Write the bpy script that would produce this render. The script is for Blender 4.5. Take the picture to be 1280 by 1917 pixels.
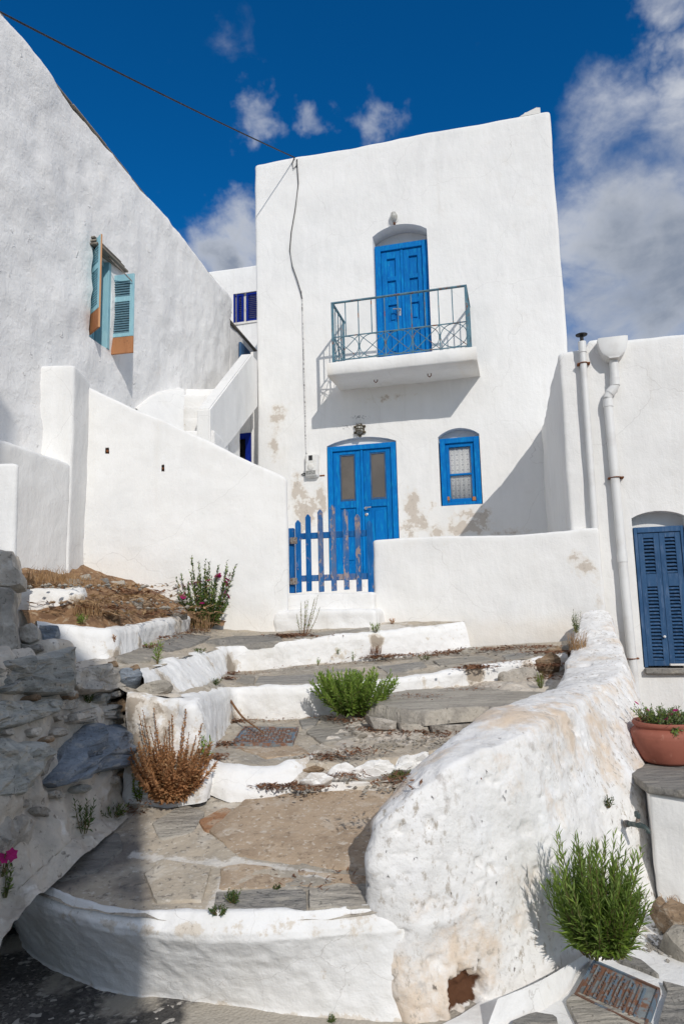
import bpy, bmesh, math, random
import numpy as np
from mathutils import Vector, Matrix
random.seed(4); RNG = np.random.default_rng(4)
scene = bpy.context.scene
col = scene.collection
for o in list(bpy.data.objects): bpy.data.objects.remove(o)

# ------------------------------------------------------------------ camera
FPX, EYE, PITCH, ROLL = 1320.0, 1.65, 0.1424, -0.0241
_fw = np.array([0, math.cos(PITCH), math.sin(PITCH)]); _u0 = np.array([0, -math.sin(PITCH), math.cos(PITCH)]); _r0 = np.array([1.0, 0, 0])
_rt = _r0*math.cos(ROLL) + _u0*math.sin(ROLL); _up = -_r0*math.sin(ROLL) + _u0*math.cos(ROLL)
cam = bpy.data.cameras.new('camera'); camo = bpy.data.objects.new('camera', cam); col.objects.link(camo)
m = Matrix.Identity(4)
for i in range(3): m[i][0] = _rt[i]; m[i][1] = _up[i]; m[i][2] = -_fw[i]
m[2][3] = EYE
camo.matrix_world = m
cam.sensor_fit = 'VERTICAL'; cam.sensor_height = 36; cam.lens = FPX/1917*36
cam.clip_start = 0.05; cam.clip_end = 3000
scene.camera = camo

# ------------------------------------------------------------------ light
SUN_HEAD, SUN_EL = math.radians(-17.0), math.radians(31.5)      # heading the light travels (0 = +Y, positive to the right)
sd = Vector((math.sin(SUN_HEAD)*math.cos(SUN_EL), math.cos(SUN_HEAD)*math.cos(SUN_EL), -math.sin(SUN_EL)))
sun = bpy.data.lights.new('sun', 'SUN'); sun.energy = 1.88; sun.angle = math.radians(0.53); sun.color = (1.0, 0.955, 0.89)
suno = bpy.data.objects.new('sun', sun); col.objects.link(suno); suno.rotation_euler = sd.to_track_quat('-Z', 'Y').to_euler()
suno.location = (6, -14, 14)
scene.view_settings.view_transform = 'Standard'; scene.view_settings.look = 'None'
scene.view_settings.exposure = 0.53; scene.view_settings.gamma = 1; scene.view_settings.use_curve_mapping = False

def raydir(px, py):
    d = _rt*((px-640)/FPX) + _up*((958.5-py)/FPX) + _fw
    return d/np.linalg.norm(d)

W = bpy.data.worlds.new('World'); scene.world = W; W.use_nodes = True
nt = W.node_tree; nt.nodes.clear()
def N(t, typ, **kw):
    n = t.nodes.new(typ)
    for k, v in kw.items():
        if k.startswith('i_'): n.inputs[int(k[2:])].default_value = v
        else: setattr(n, k, v)
    return n
def L(t, a, b): t.links.new(a, b)
def math_(t, op, a, b=None, clamp=False):
    n = t.nodes.new('ShaderNodeMath'); n.operation = op; n.use_clamp = clamp
    for i, v in enumerate((a, b)):
        if v is None: continue
        if isinstance(v, (int, float)): n.inputs[i].default_value = v
        else: L(t, v, n.inputs[i])
    return n.outputs[0]
def maprange(t, v, a, b, c=0.0, d=1.0, smooth=True):
    n = t.nodes.new('ShaderNodeMapRange'); n.interpolation_type = 'SMOOTHSTEP' if smooth else 'LINEAR'
    L(t, v, n.inputs[0]); n.inputs[1].default_value = a; n.inputs[2].default_value = b; n.inputs[3].default_value = c; n.inputs[4].default_value = d
    return n.outputs[0]
def mixc(t, f, a, b, blend='MIX'):
    n = t.nodes.new('ShaderNodeMix'); n.data_type = 'RGBA'; n.blend_type = blend
    for s, v in ((n.inputs[0], f), (n.inputs[6], a), (n.inputs[7], b)):
        if isinstance(v, (int, float)): s.default_value = v
        elif isinstance(v, tuple): s.default_value = v if len(v) == 4 else (*v, 1)
        else: L(t, v, s)
    return n.outputs[2]
sky = N(nt, 'ShaderNodeTexSky'); sky.sky_type = 'NISHITA'; sky.sun_disc = False
sky.sun_elevation = SUN_EL; sky.sun_rotation = SUN_HEAD + math.pi
sky.altitude = 200; sky.air_density = 1.0; sky.dust_density = 0.3; sky.ozone_density = 3.0
blue = mixc(nt, 1.0, sky.outputs[0], (0.010, 0.265, 0.475), 'MULTIPLY')
tc = N(nt, 'ShaderNodeTexCoord'); nrm = N(nt, 'ShaderNodeVectorMath', operation='NORMALIZE'); L(nt, tc.outputs['Generated'], nrm.inputs[0])
sx = N(nt, 'ShaderNodeSeparateXYZ'); L(nt, nrm.outputs[0], sx.inputs[0])
def wnoise(scale, detail, rough, dist, off):
    mp = N(nt, 'ShaderNodeMapping'); mp.inputs[1].default_value = off; mp.inputs[3].default_value = (1, 1, 1.5); L(nt, nrm.outputs[0], mp.inputs[0])
    n = N(nt, 'ShaderNodeTexNoise'); n.inputs['Scale'].default_value = scale; n.inputs['Detail'].default_value = detail
    n.inputs['Roughness'].default_value = rough; n.inputs['Distortion'].default_value = dist; L(nt, mp.outputs[0], n.inputs[0])
    return n.outputs[0]
big = wnoise(3.0, 3, .5, .2, (3.1, 7.7, 1.3)); fine = wnoise(5.5, 9, .55, .5, (0.4, 2.2, 5.1)); wisp = wnoise(17.0, 7, .62, .5, (9, 1, 4))
CLOUDS = [(1230, 470, .22, .60), (1130, 560, .16, .52), (1090, 640, .14, .50), (1275, 320, .15, .48), (1150, 240, .10, .34), (1285, 165, .075, .44), (1250, 5, .07, .44),
          (435, 470, .085, .52), (370, 505, .06, .40), (472, 218, .054, .36), (590, 225, .048, .38), (690, 215, .050, .34), (745, 212, .04, .26), (395, 368, .040, .27), (285, 352, .042, .28), (490, 50, .06, .16), (1175, 130, .05, .24)]
wpn = N(nt, 'ShaderNodeTexNoise'); wpn.inputs['Scale'].default_value = 11; wpn.inputs['Detail'].default_value = 5; wpn.inputs['Roughness'].default_value = .6; L(nt, nrm.outputs[0], wpn.inputs[0])
wps = N(nt, 'ShaderNodeVectorMath', operation='SUBTRACT'); L(nt, wpn.outputs[1], wps.inputs[0]); wps.inputs[1].default_value = (.5, .5, .5)
wpa = N(nt, 'ShaderNodeVectorMath', operation='MULTIPLY_ADD'); L(nt, wps.outputs[0], wpa.inputs[0]); wpa.inputs[1].default_value = (.16, .16, .16); L(nt, nrm.outputs[0], wpa.inputs[2])
acc = None
for (px, py, r, s) in CLOUDS:
    d = N(nt, 'ShaderNodeVectorMath', operation='DISTANCE'); L(nt, wpa.outputs[0], d.inputs[0]); d.inputs[1].default_value = tuple(raydir(px, py))
    v = maprange(nt, d.outputs['Value'], r*1.35, 0.0, 0.0, s)
    acc = v if acc is None else math_(nt, 'MAXIMUM', acc, v)
# general cover: clear gap ahead, unseen cloud elsewhere added to brighten the shade
gap = N(nt, 'ShaderNodeVectorMath', operation='DISTANCE'); L(nt, nrm.outputs[0], gap.inputs[0]); gap.inputs[1].default_value = tuple(raydir(520, 120))
gapv = maprange(nt, gap.outputs['Value'], 0.50, 0.85, -0.06, 0.34)
dens = math_(nt, 'ADD', math_(nt, 'MULTIPLY', fine, 0.75), math_(nt, 'MULTIPLY', big, 0.25))
dens = math_(nt, 'ADD', dens, math_(nt, 'MULTIPLY', math_(nt, 'SUBTRACT', wisp, .5), .16))
dens = math_(nt, 'ADD', dens, math_(nt, 'ADD', acc, gapv))
mask = maprange(nt, dens, 0.58, 1.02, 0.0, 0.97)
under = maprange(nt, dens, 0.86, 1.14, 0.0, 1.0)
ctone = math_(nt, 'SUBTRACT', maprange(nt, math_(nt, 'ADD', fine, math_(nt, 'MULTIPLY', wisp, .5)), .40, .95, .55, 1.0), math_(nt, 'MULTIPLY', under, .72), clamp=True)
bank = N(nt, 'ShaderNodeVectorMath', operation='DISTANCE'); L(nt, wpa.outputs[0], bank.inputs[0]); bank.inputs[1].default_value = tuple(raydir(1190, 620))
ctone = math_(nt, 'SUBTRACT', ctone, maprange(nt, bank.outputs['Value'], .34, .08, 0.0, .40), clamp=True)
bank2 = N(nt, 'ShaderNodeVectorMath', operation='DISTANCE'); L(nt, wpa.outputs[0], bank2.inputs[0]); bank2.inputs[1].default_value = tuple(raydir(415, 500))
ctone = math_(nt, 'SUBTRACT', ctone, maprange(nt, bank2.outputs['Value'], .15, .02, 0.0, .45), clamp=True)
ccol = mixc(nt, ctone, (1.05, 1.25, 1.62), (3.7, 3.75, 3.85))
skyc = mixc(nt, mask, blue, ccol)
bg = N(nt, 'ShaderNodeBackground'); L(nt, skyc, bg.inputs[0]); bg.inputs[1].default_value = 0.15
wo = N(nt, 'ShaderNodeOutputWorld'); L(nt, bg.outputs[0], wo.inputs[0])

# ------------------------------------------------------------------ geometry helpers
E3 = np.array([0, 0, EYE])
def P(px, py, Y):
    d = raydir(px, py); return E3 + d*(Y/d[1])
def PS(px, py, pl):                      # pl = (Y0, z0, slope): ground sheet
    d = raydir(px, py); Y0, z0, s = pl
    return E3 + d*((z0 - Y0*s - EYE)/(d[2] - s*d[1]))
def PV(px, py, o, n):
    d = raydir(px, py); return E3 + d*(np.dot(np.asarray(o) - E3, n)/np.dot(d, n))
def PR(lst): return [P(*a) for a in lst]

def _h(i, j, k, s):
    n = (i*374761393 + j*668265263 + k*1274126177 + s*974634777) & 0xffffffff
    n = ((n ^ (n >> 13))*1274126177) & 0xffffffff
    return ((n ^ (n >> 16)) & 0xffff)/32767.5 - 1.0
def vnoise(p, s=0):
    p = np.asarray(p, float); f = np.floor(p); t = p - f; f = f.astype(np.int64); t = t*t*t*(t*(t*6-15)+10)
    r = 0
    for a in (0, 1):
        wa = t[:, 0] if a else 1-t[:, 0]
        for b in (0, 1):
            wb = t[:, 1] if b else 1-t[:, 1]
            for c in (0, 1):
                wc = t[:, 2] if c else 1-t[:, 2]
                r = r + wa*wb*wc*_h(f[:, 0]+a, f[:, 1]+b, f[:, 2]+c, s)
    return r
def fbm(p, s=0, oct=3, g=.5):
    p = np.asarray(p, float); r = 0; a = 1; q = p
    for o in range(oct): r = r + a*vnoise(q + o*17.3, s+o); q = q*2.03; a *= g
    return r

def resample(pts, n, smooth=False):
    pts = np.asarray(pts, float)
    if smooth and len(pts) > 2:
        e = np.vstack([2*pts[0]-pts[1], pts, 2*pts[-1]-pts[-2]]); out = []
        for i in range(1, len(e)-2):
            p0, p1, p2, p3 = e[i-1], e[i], e[i+1], e[i+2]
            for t in np.linspace(0, 1, 12, endpoint=False):
                out.append(.5*((2*p1) + (p2-p0)*t + (2*p0-5*p1+4*p2-p3)*t*t + (3*p1-p0-3*p2+p3)*t**3))
        pts = np.array(out + [e[-2]])
    d = np.r_[0, np.cumsum(np.linalg.norm(np.diff(pts, axis=0), axis=1))]
    t = np.linspace(0, d[-1], n)
    return np.stack([np.interp(t, d, pts[:, k]) for k in range(3)], 1)
def plen(p): return float(np.linalg.norm(np.diff(np.asarray(p), axis=0), axis=1).sum())

def mesh_obj(name, v, f, mat=None, parent=None, smooth=True, sharp=None):
    me = bpy.data.meshes.new(name); me.from_pydata([tuple(x) for x in v], [], [tuple(x) for x in f]); me.update()
    return link(name, me, mat, parent, smooth, sharp)
def link(name, me, mat=None, parent=None, smooth=True, sharp=None):
    o = bpy.data.objects.new(name, me); col.objects.link(o)
    if mat: me.materials.append(mat)
    if smooth: me.polygons.foreach_set('use_smooth', [True]*len(me.polygons))
    if sharp: me.set_sharp_from_angle(angle=math.radians(sharp))
    if parent: o.parent = parent
    return o
def tag(o, label=None, cat=None, group=None, kind=None):
    for k, v in (('label', label), ('category', cat), ('group', group), ('kind', kind)):
        if v: o[k] = v
    return o
def empty(name, loc=(0, 0, 0), rz=0, **kw):
    o = bpy.data.objects.new(name, None); col.objects.link(o); o.location = tuple(loc); o.rotation_euler = (0, 0, rz); o.empty_display_size = .1
    return tag(o, **kw)

def grid_normals(g):
    du = np.gradient(g, axis=1); dv = np.gradient(g, axis=0); n = np.cross(du, dv)
    return n/np.maximum(np.linalg.norm(n, axis=2, keepdims=True), 1e-9)
def loft(name, rows, res, mat, parent=None, amp=((.012, 2.5),), seed=0, smooth_u=True, smooth_v=False, edge_wob=0, sub=None, fade=False):
    """sheet through polylines; amp = ((height, frequency, octaves), ...)"""
    nu = max(4, int(max(plen(r) for r in rows)/res)+1)
    R = [resample(r, nu, smooth_u) for r in rows]
    segs = [max(1, int(math.ceil(np.linalg.norm(R[i+1]-R[i], axis=1).mean()/res))) for i in range(len(R)-1)]
    if smooth_v:
        nv = sum(segs)+1; A = np.stack(R, 0); g = np.zeros((nv, nu, 3))
        for j in range(nu): g[:, j] = resample(A[:, j], nv, True)
    else:
        out = [R[0][None]]
        for i, s in enumerate(segs):
            t = np.linspace(0, 1, s+1)[1:, None, None]; out.append(R[i][None]*(1-t)+R[i+1][None]*t)
        g = np.concatenate(out, 0)
    nv = g.shape[0]; n = grid_normals(g); fl = g.reshape(-1, 3); d = 0
    for a in amp: d = d + a[0]*fbm(fl*a[1], seed, a[2] if len(a) > 2 else 3)
    d = np.asarray(d).reshape(nv, nu, 1)*np.ones((nv, nu, 1))
    g = g + n*d
    v = g.reshape(-1, 3)
    idx = np.arange(nv*nu).reshape(nv, nu)
    f = np.stack([idx[:-1, :-1], idx[:-1, 1:], idx[1:, 1:], idx[1:, :-1]], -1).reshape(-1, 4)
    o = mesh_obj(name, v, f.tolist(), mat, parent)
    return o
def setattr_pts(o, name, vals):
    a = o.data.attributes.new(name, 'FLOAT', 'POINT'); a.data.foreach_set('value', np.asarray(vals, np.float32))
def coords(o):
    a = np.zeros(len(o.data.vertices)*3, np.float32); o.data.vertices.foreach_get('co', a); return a.reshape(-1, 3)

def ring(poly, inset, r, counts, k=4):
    """convex ccw polygon -> rounded ring with a fixed number of points"""
    poly = np.asarray(poly, float); n = len(poly)
    e = np.roll(poly, -1, 0)-poly; e /= np.linalg.norm(e, axis=1, keepdims=True); nin = np.stack([-e[:, 1], e[:, 0]], 1)
    cen = []
    for i in range(n):
        a, b = nin[i-1], nin[i]; d = inset+r; M = np.array([a, b]); cen.append(poly[i] + np.linalg.solve(M, np.array([d, d])))
    out = []
    for i in range(n):
        a0 = math.atan2(*(-nin[i-1])[::-1]); a1 = math.atan2(*(-nin[i])[::-1])
        while a1 < a0: a1 += 2*math.pi
        arc = [cen[i]+r*np.array([math.cos(a0+(a1-a0)*t), math.sin(a0+(a1-a0)*t)]) for t in np.linspace(0, 1, k+1)]
        out += arc
        nx = (i+1) % n; b0 = cen[nx] + r*(-nin[i])
        for t in np.linspace(0, 1, counts[i]+1)[1:-1]: out.append(arc[-1]*(1-t)+b0*t)
    return np.array(out)
def plaster(name, poly, z0, z1, res, mat, parent=None, r=.04, amp=((.012, 1.2, 2), (.006, 5, 2)), seed=0):
    """closed rendered-masonry block: rounded wobbly edges; z1 number or function(x, y)"""
    poly = np.asarray(poly, float); n = len(poly)
    area = sum(poly[i-1][0]*poly[i][1]-poly[i][0]*poly[i-1][1] for i in range(n))
    if area < 0: poly = poly[::-1]
    L_ = np.linalg.norm(np.roll(poly, -1, 0)-poly, axis=1); cnt = [max(1, int(x/res)) for x in L_]
    zf = z1 if callable(z1) else (lambda x, y: np.full_like(x, z1))
    base = ring(poly, 0, r, cnt); rows = []
    zt = zf(base[:, 0], base[:, 1])-r; nz = max(2, int((zt.max()-z0)/res))
    for t in np.linspace(0, 1, nz+1): rows.append(np.c_[base, z0+(zt-z0)*t])
    for a in (30, 60, 90):
        a = math.radians(a); q = ring(poly, r*(1-math.cos(a))*.98, r*(.25+.75*math.cos(a)) if False else r, cnt)
        rows.append(np.c_[q, zf(q[:, 0], q[:, 1])-r+r*math.sin(a)])
    q = ring(poly, r*2.2, r, cnt); rows.append(np.c_[q, zf(q[:, 0], q[:, 1])])
    g = np.stack(rows, 0); nv, nu = g.shape[:2]
    ext = np.concatenate([g[:, -1:], g, g[:, :1]], 1); nn = grid_normals(ext)[:, 1:-1]
    fl = g.reshape(-1, 3); d = 0
    for a in amp: d = d + a[0]*fbm(fl*a[1]+seed*3.7, seed, a[2] if len(a) > 2 else 3)
    v = (g + nn*np.asarray(d).reshape(nv, nu, 1)).reshape(-1, 3)
    idx = np.arange(nv*nu).reshape(nv, nu); nx = np.roll(idx, -1, 1)
    f = np.stack([idx[:-1], nx[:-1], nx[1:], idx[1:]], -1).reshape(-1, 4).tolist()
    f.append(idx[-1].tolist()); f.append(idx[0][::-1].tolist())
    return mesh_obj(name, v, f, mat, parent)
def cut(o, outlines, y0, y1):
    """boolean-cut prisms (outline in local x,z, from local y0 to y1)"""
    cs = []
    for k, ol in enumerate(outlines):
        ol = list(ol); n = len(ol)
        yy = (y0, y1) if not isinstance(y0, (list, tuple)) else (y0[k], y1[k])
        v = [(x, yy[0], z) for x, z in ol]+[(x, yy[1], z) for x, z in ol]
        f = [list(range(n))[::-1], list(range(n, 2*n))]+[[i, (i+1) % n, (i+1) % n+n, i+n] for i in range(n)]
        bm = bmesh.new(); vs = [bm.verts.new(q) for q in v]
        for q in f: bm.faces.new([vs[i] for i in q])
        bmesh.ops.recalc_face_normals(bm, faces=bm.faces[:])
        me = bpy.data.meshes.new('cut'); bm.to_mesh(me); bm.free()
        c = bpy.data.objects.new('cut', me); col.objects.link(c); c.matrix_world = (Matrix.Translation(o.parent.location) @ o.parent.rotation_euler.to_matrix().to_4x4()) if o.parent else Matrix.Identity(4)
        md = o.modifiers.new('b', 'BOOLEAN'); md.operation = 'DIFFERENCE'; md.object = c; md.solver = 'EXACT'; cs.append(c)
    bpy.context.view_layer.update()
    dg = bpy.context.evaluated_depsgraph_get(); me = bpy.data.meshes.new_from_object(o.evaluated_get(dg))
    old = o.data; o.modifiers.clear(); o.data = me; bpy.data.meshes.remove(old)
    for c in cs: bpy.data.objects.remove(c)
    me.polygons.foreach_set('use_smooth', [True]*len(me.polygons)); me.set_sharp_from_angle(angle=math.radians(38))

class MB:
    """mesh builder: boxes, prisms, tubes into one mesh"""
    def __init__(s): s.bm = bmesh.new()
    def box(s, x0, x1, y0, y1, z0, z1, bev=.003, M=None, taper=0):
        v = [s.bm.verts.new(q) for q in ((x0, y0, z0), (x1, y0, z0), (x1, y1, z0), (x0, y1, z0), (x0, y0, z1), (x1, y0, z1), (x1, y1, z1), (x0, y1, z1))]
        fs = [s.bm.faces.new([v[i] for i in q]) for q in ((0, 3, 2, 1), (4, 5, 6, 7), (0, 1, 5, 4), (1, 2, 6, 5), (2, 3, 7, 6), (3, 0, 4, 7))]
        vs = set(v)
        if M is not None: bmesh.ops.transform(s.bm, matrix=M, verts=v)
        if bev:
            ed = list({e for f in fs for e in f.edges}); bmesh.ops.bevel(s.bm, geom=ed, offset=bev, segments=1, affect='EDGES')
        return s
    def prism(s, pts, ext):
        n = len(pts); a = [s.bm.verts.new(tuple(p)) for p in pts]; b = [s.bm.verts.new(tuple(np.asarray(p)+np.asarray(ext))) for p in pts]
        fs = [s.bm.faces.new(a[::-1]), s.bm.faces.new(b)]+[s.bm.faces.new([a[i], a[(i+1) % n], b[(i+1) % n], b[i]]) for i in range(n)]
        bmesh.ops.recalc_face_normals(s.bm, faces=fs); return s
    def tube(s, pts, r, n=8, cap=True, closed=False):
        pts = [Vector(p) for p in pts]; rr = r if isinstance(r, (list, tuple, np.ndarray)) else [r]*len(pts); rings = []
        m_ = len(pts); up = Vector((0, 0, 1))
        for i, p in enumerate(pts):
            if closed: t = (pts[(i+1) % m_]-pts[i-1])
            else: t = (pts[min(i+1, m_-1)]-pts[max(i-1, 0)])
            t.normalize(); a = t.cross(up)
            if a.length < .05: a = t.cross(Vector((0, 1, 0)))
            a.normalize(); b = a.cross(t)
            rings.append([s.bm.verts.new(p+(a*math.cos(2*math.pi*k/n)+b*math.sin(2*math.pi*k/n))*rr[i]) for k in range(n)])
        for i in range(m_ if closed else m_-1):
            A, B = rings[i], rings[(i+1) % m_]
            for k in range(n): s.bm.faces.new([A[k], A[(k+1) % n], B[(k+1) % n], B[k]])
        if cap and not closed:
            s.bm.faces.new(rings[0][::-1]); s.bm.faces.new(rings[-1])
        return s
    def lathe(s, prof, n=24, c=(0, 0, 0), arc=2*math.pi, M=None, cap=True):
        rows = []; full = abs(arc-2*math.pi) < 1e-6; k = n if full else n+1; new = []
        for r, z in prof:
            rows.append([s.bm.verts.new((c[0]+r*math.cos(arc*i/n), c[1]+r*math.sin(arc*i/n), c[2]+z)) for i in range(k)]); new += rows[-1]
        for a, b in zip(rows[:-1], rows[1:]):
            for i in range(n): s.bm.faces.new([a[i], a[(i+1) % k], b[(i+1) % k], b[i]])
        if cap:
            s.bm.faces.new(rows[0][::-1]); s.bm.faces.new(rows[-1])
        if M is not None: bmesh.ops.transform(s.bm, matrix=M, verts=new)
        return s
    def build(s, name, mat, parent=None, smooth=True, sharp=35, loc=None):
        bmesh.ops.recalc_face_normals(s.bm, faces=s.bm.faces[:])
        me = bpy.data.meshes.new(name); s.bm.to_mesh(me); s.bm.free()
        o = link(name, me, mat, parent, smooth, sharp)
        if loc is not None: o.location = tuple(loc)
        return o
def copy_to(src, parent, loc=None):
    c = src.copy(); col.objects.link(c); c.parent = parent
    if loc is not None: c.location = tuple(loc)
    return c

class Fr:
    def __init__(s, o, ang):
        s.o = np.array([o[0], o[1], 0.0]); s.ang = ang
        s.ex = np.array([math.cos(ang), -math.sin(ang), 0]); s.ey = np.array([math.sin(ang), math.cos(ang), 0])
    def px(s, px, py, w=0.0):
        p = PV(px, py, s.o - s.ey*w, s.ey); q = p - s.o
        return np.array([q @ s.ex, -w, q[2]])
    def xz(s, px, py, w=0.0):
        q = s.px(px, py, w); return (q[0], q[2])
    def world(s, q): return s.o + s.ex*q[0] + s.ey*q[1] + np.array([0, 0, q[2]])
    def loc(s, p): q = np.asarray(p)-s.o; return np.array([q @ s.ex, q @ s.ey, q[2]])
    def root(s, name, **kw): return empty(name, s.o, -s.ang, **kw)

# ------------------------------------------------------------------ materials
def srgb(r, g, b):
    f = lambda c: (c/255/12.92) if c/255 <= .04045 else ((c/255+.055)/1.055)**2.4
    return (f(r), f(g), f(b), 1)
def material(name, base, layers=(), rough=.85, bumps=(), spec=.3, metallic=0, rand=0.0, emit=None, sss=0):
    """layers: dict(c=color, s=scale, lo, hi, d=detail, st=stretch, amt, attr, an, kind='noise'|'voro'|'cell'|'crack', off)"""
    mt = bpy.data.materials.new(name); mt.use_nodes = True; t = mt.node_tree; b = t.nodes['Principled BSDF']
    tc = N(t, 'ShaderNodeTexCoord'); oi = N(t, 'ShaderNodeObjectInfo')
    va = N(t, 'ShaderNodeVectorMath', operation='MULTIPLY_ADD'); L(t, oi.outputs['Random'], va.inputs[0]); va.inputs[1].default_value = (37, 53, 71); L(t, tc.outputs['Object'], va.inputs[2])
    vec = va.outputs[0]
    def tex(l):
        v = vec
        if l.get('st') or l.get('off'):
            mp = N(t, 'ShaderNodeMapping'); mp.inputs[3].default_value = l.get('st', (1, 1, 1)); mp.inputs[1].default_value = l.get('off', (0, 0, 0)); L(t, v, mp.inputs[0]); v = mp.outputs[0]
        k = l.get('kind', 'noise')
        if k == 'noise':
            n = N(t, 'ShaderNodeTexNoise'); n.inputs['Scale'].default_value = l['s']; n.inputs['Detail'].default_value = l.get('d', 5); n.inputs['Roughness'].default_value = l.get('r', .58); n.inputs['Distortion'].default_value = l.get('dist', 0); L(t, v, n.inputs[0]); return n.outputs[0]
        if k == 'crack':
            w = N(t, 'ShaderNodeTexNoise'); w.inputs['Scale'].default_value = l['s']*2.5; w.inputs['Detail'].default_value = 4; L(t, v, w.inputs[0])
            ad = N(t, 'ShaderNodeVectorMath', operation='MULTIPLY_ADD'); L(t, w.outputs[1], ad.inputs[0]); ad.inputs[1].default_value = (.35/l['s'],)*3; L(t, v, ad.inputs[2]); v = ad.outputs[0]
            n = N(t, 'ShaderNodeTexVoronoi', feature='DISTANCE_TO_EDGE'); n.inputs['Scale'].default_value = l['s']; L(t, v, n.inputs[0]); return n.outputs[0]
        n = N(t, 'ShaderNodeTexVoronoi'); n.inputs['Scale'].default_value = l['s']; L(t, v, n.inputs[0])
        if k == 'cell':
            sp = N(t, 'ShaderNodeSeparateColor'); L(t, n.outputs['Color'], sp.inputs[0]); return sp.outputs[0]
        return n.outputs['Distance']
    c = tuple(base)
    for l in layers:
        if 'attr' in l:
            at = N(t, 'ShaderNodeAttribute'); at.attribute_name = l['attr']; f = at.outputs['Fac']
            if l.get('an'): f = math_(t, 'ADD', f, math_(t, 'MULTIPLY', math_(t, 'SUBTRACT', tex(l), .5), l['an']))
        else: f = tex(l)
        f = maprange(t, f, l.get('lo', .4), l.get('hi', .6))
        if l.get('amt', 1) != 1: f = math_(t, 'MULTIPLY', f, l['amt'])
        if l.get('with'):
            at = N(t, 'ShaderNodeAttribute'); at.attribute_name = l['with']; f = math_(t, 'MULTIPLY', f, at.outputs['Fac'])
        c = mixc(t, f, c, tuple(l['c']), l.get('blend', 'MIX'))
    if rand:
        f = maprange(t, oi.outputs['Random'], 0, 1, 1-rand, 1+rand, False); cc = N(t, 'ShaderNodeCombineColor')
        for i in range(3): L(t, f, cc.inputs[i])
        c = mixc(t, 1.0, c, cc.outputs[0], 'MULTIPLY')
    if isinstance(c, tuple): b.inputs['Base Color'].default_value = c
    else: L(t, c, b.inputs['Base Color'])
    b.inputs['Roughness'].default_value = rough; b.inputs['Metallic'].default_value = metallic; b.inputs['Specular IOR Level'].default_value = spec
    nr = None
    for l in bumps:
        f = tex(l)
        if 'lo' in l: f = maprange(t, f, l['lo'], l['hi'])
        bp = N(t, 'ShaderNodeBump'); bp.inputs['Strength'].default_value = l.get('str', .6); bp.inputs['Distance'].default_value = l['dist_']
        L(t, f, bp.inputs['Height'])
        if nr is not None: L(t, nr, bp.inputs['Normal'])
        nr = bp.outputs[0]
    if nr is not None: L(t, nr, b.inputs['Normal'])
    return mt
WHITE = (.80, .79, .765, 1)
M = {}
M['white'] = material('whitewash', WHITE, [
    dict(s=.9, c=(.70, .695, .68, 1), lo=.42, hi=.75, d=8, amt=.8), dict(kind='crack', s=.55, c=(.45, .43, .40, 1), lo=.0022, hi=.0005, amt=.35), dict(s=6, c=(.83, .82, .80, 1), lo=.45, hi=.7, amt=.6, st=(1, 1, .25)),
    dict(s=3.0, c=(.70, .66, .60, 1), lo=.60, hi=.85, amt=.5, d=8),
    dict(attr='warm', s=2.2, an=.9, c=(.74, .66, .55, 1), lo=.30, hi=1.3, d=7, amt=.6),
    dict(attr='patch', s=9, an=1.0, d=9, r=.65, c=(.72, .68, .62, 1), lo=.36, hi=.50, amt=.7), dict(attr='patch', s=9, an=1.0, d=9, r=.65, c=(.55, .485, .415, 1), lo=.50, hi=.57, amt=.9),
    dict(s=1.2, st=(5, 5, .35), c=(.70, .68, .64, 1), lo=.56, hi=.78, d=7, amt=.5),
    dict(attr='patch', s=22, an=1.1, d=6, c=(.44, .39, .335, 1), lo=.66, hi=.80, amt=.7),
    dict(attr='smudge', s=30, an=1.3, d=6, c=(.22, .22, .23, 1), lo=.55, hi=.80, amt=.75)],
    bumps=[dict(s=2.4, d=5, dist_=.03, str=.6), dict(s=12, st=(1, 1, .35), d=6, dist_=.010, str=.75), dict(s=60, d=4, dist_=.003, str=.7)], spec=.2, rough=.92)
M['white_lump'] = material('lumpy_whitewash', (.82, .81, .795, 1), [
    dict(s=1.1, c=(.74, .725, .71, 1), lo=.45, hi=.78, d=8, amt=.7), dict(s=5, c=(.83, .82, .81, 1), lo=.5, hi=.68, amt=.7, st=(1, 1, .4)),
    dict(s=1.7, off=(4, 2, 1), c=(.70, .62, .53, 1), lo=.60, hi=.80, amt=.40, d=8), dict(s=14, c=(.50, .49, .48, 1), lo=.68, hi=.76, amt=.55, d=7)],
    bumps=[dict(s=2.6, d=4, dist_=.045, str=.55), dict(s=8, d=5, dist_=.020, str=.7, dist=.6), dict(s=30, d=4, dist_=.005, str=.7), dict(s=8, off=(3, 3, 3), d=4, lo=.66, hi=.74, dist_=.015, str=.7)], spec=.15, rough=.95)
M['white_step'] = material('thick_limewash', (.80, .79, .77, 1), [
    dict(s=4, c=(.68, .66, .62, 1), lo=.48, hi=.75, d=7, amt=.75), dict(s=9, c=(.55, .47, .37, 1), lo=.62, hi=.74, d=9, r=.65, amt=.75),
    dict(attr='worn', s=11, an=1.3, d=10, r=.68, c=(.60, .53, .44, 1), lo=.48, hi=.60, amt=.8), dict(attr='worn', s=11, an=1.3, d=10, r=.68, c=(.34, .285, .225, 1), lo=.64, hi=.74, amt=.9), dict(s=26, c=(.28, .24, .20, 1), lo=.70, hi=.76, d=6, amt=.8),
    dict(kind='crack', s=2.6, c=(.25, .21, .17, 1), lo=.004, hi=.0008, amt=.30)],
    bumps=[dict(s=5, d=7, dist_=.018, str=.6), dict(s=24, d=5, dist_=.008, str=.7), dict(s=90, d=3, dist_=.002, str=.6)], spec=.15, rough=.95)
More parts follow.
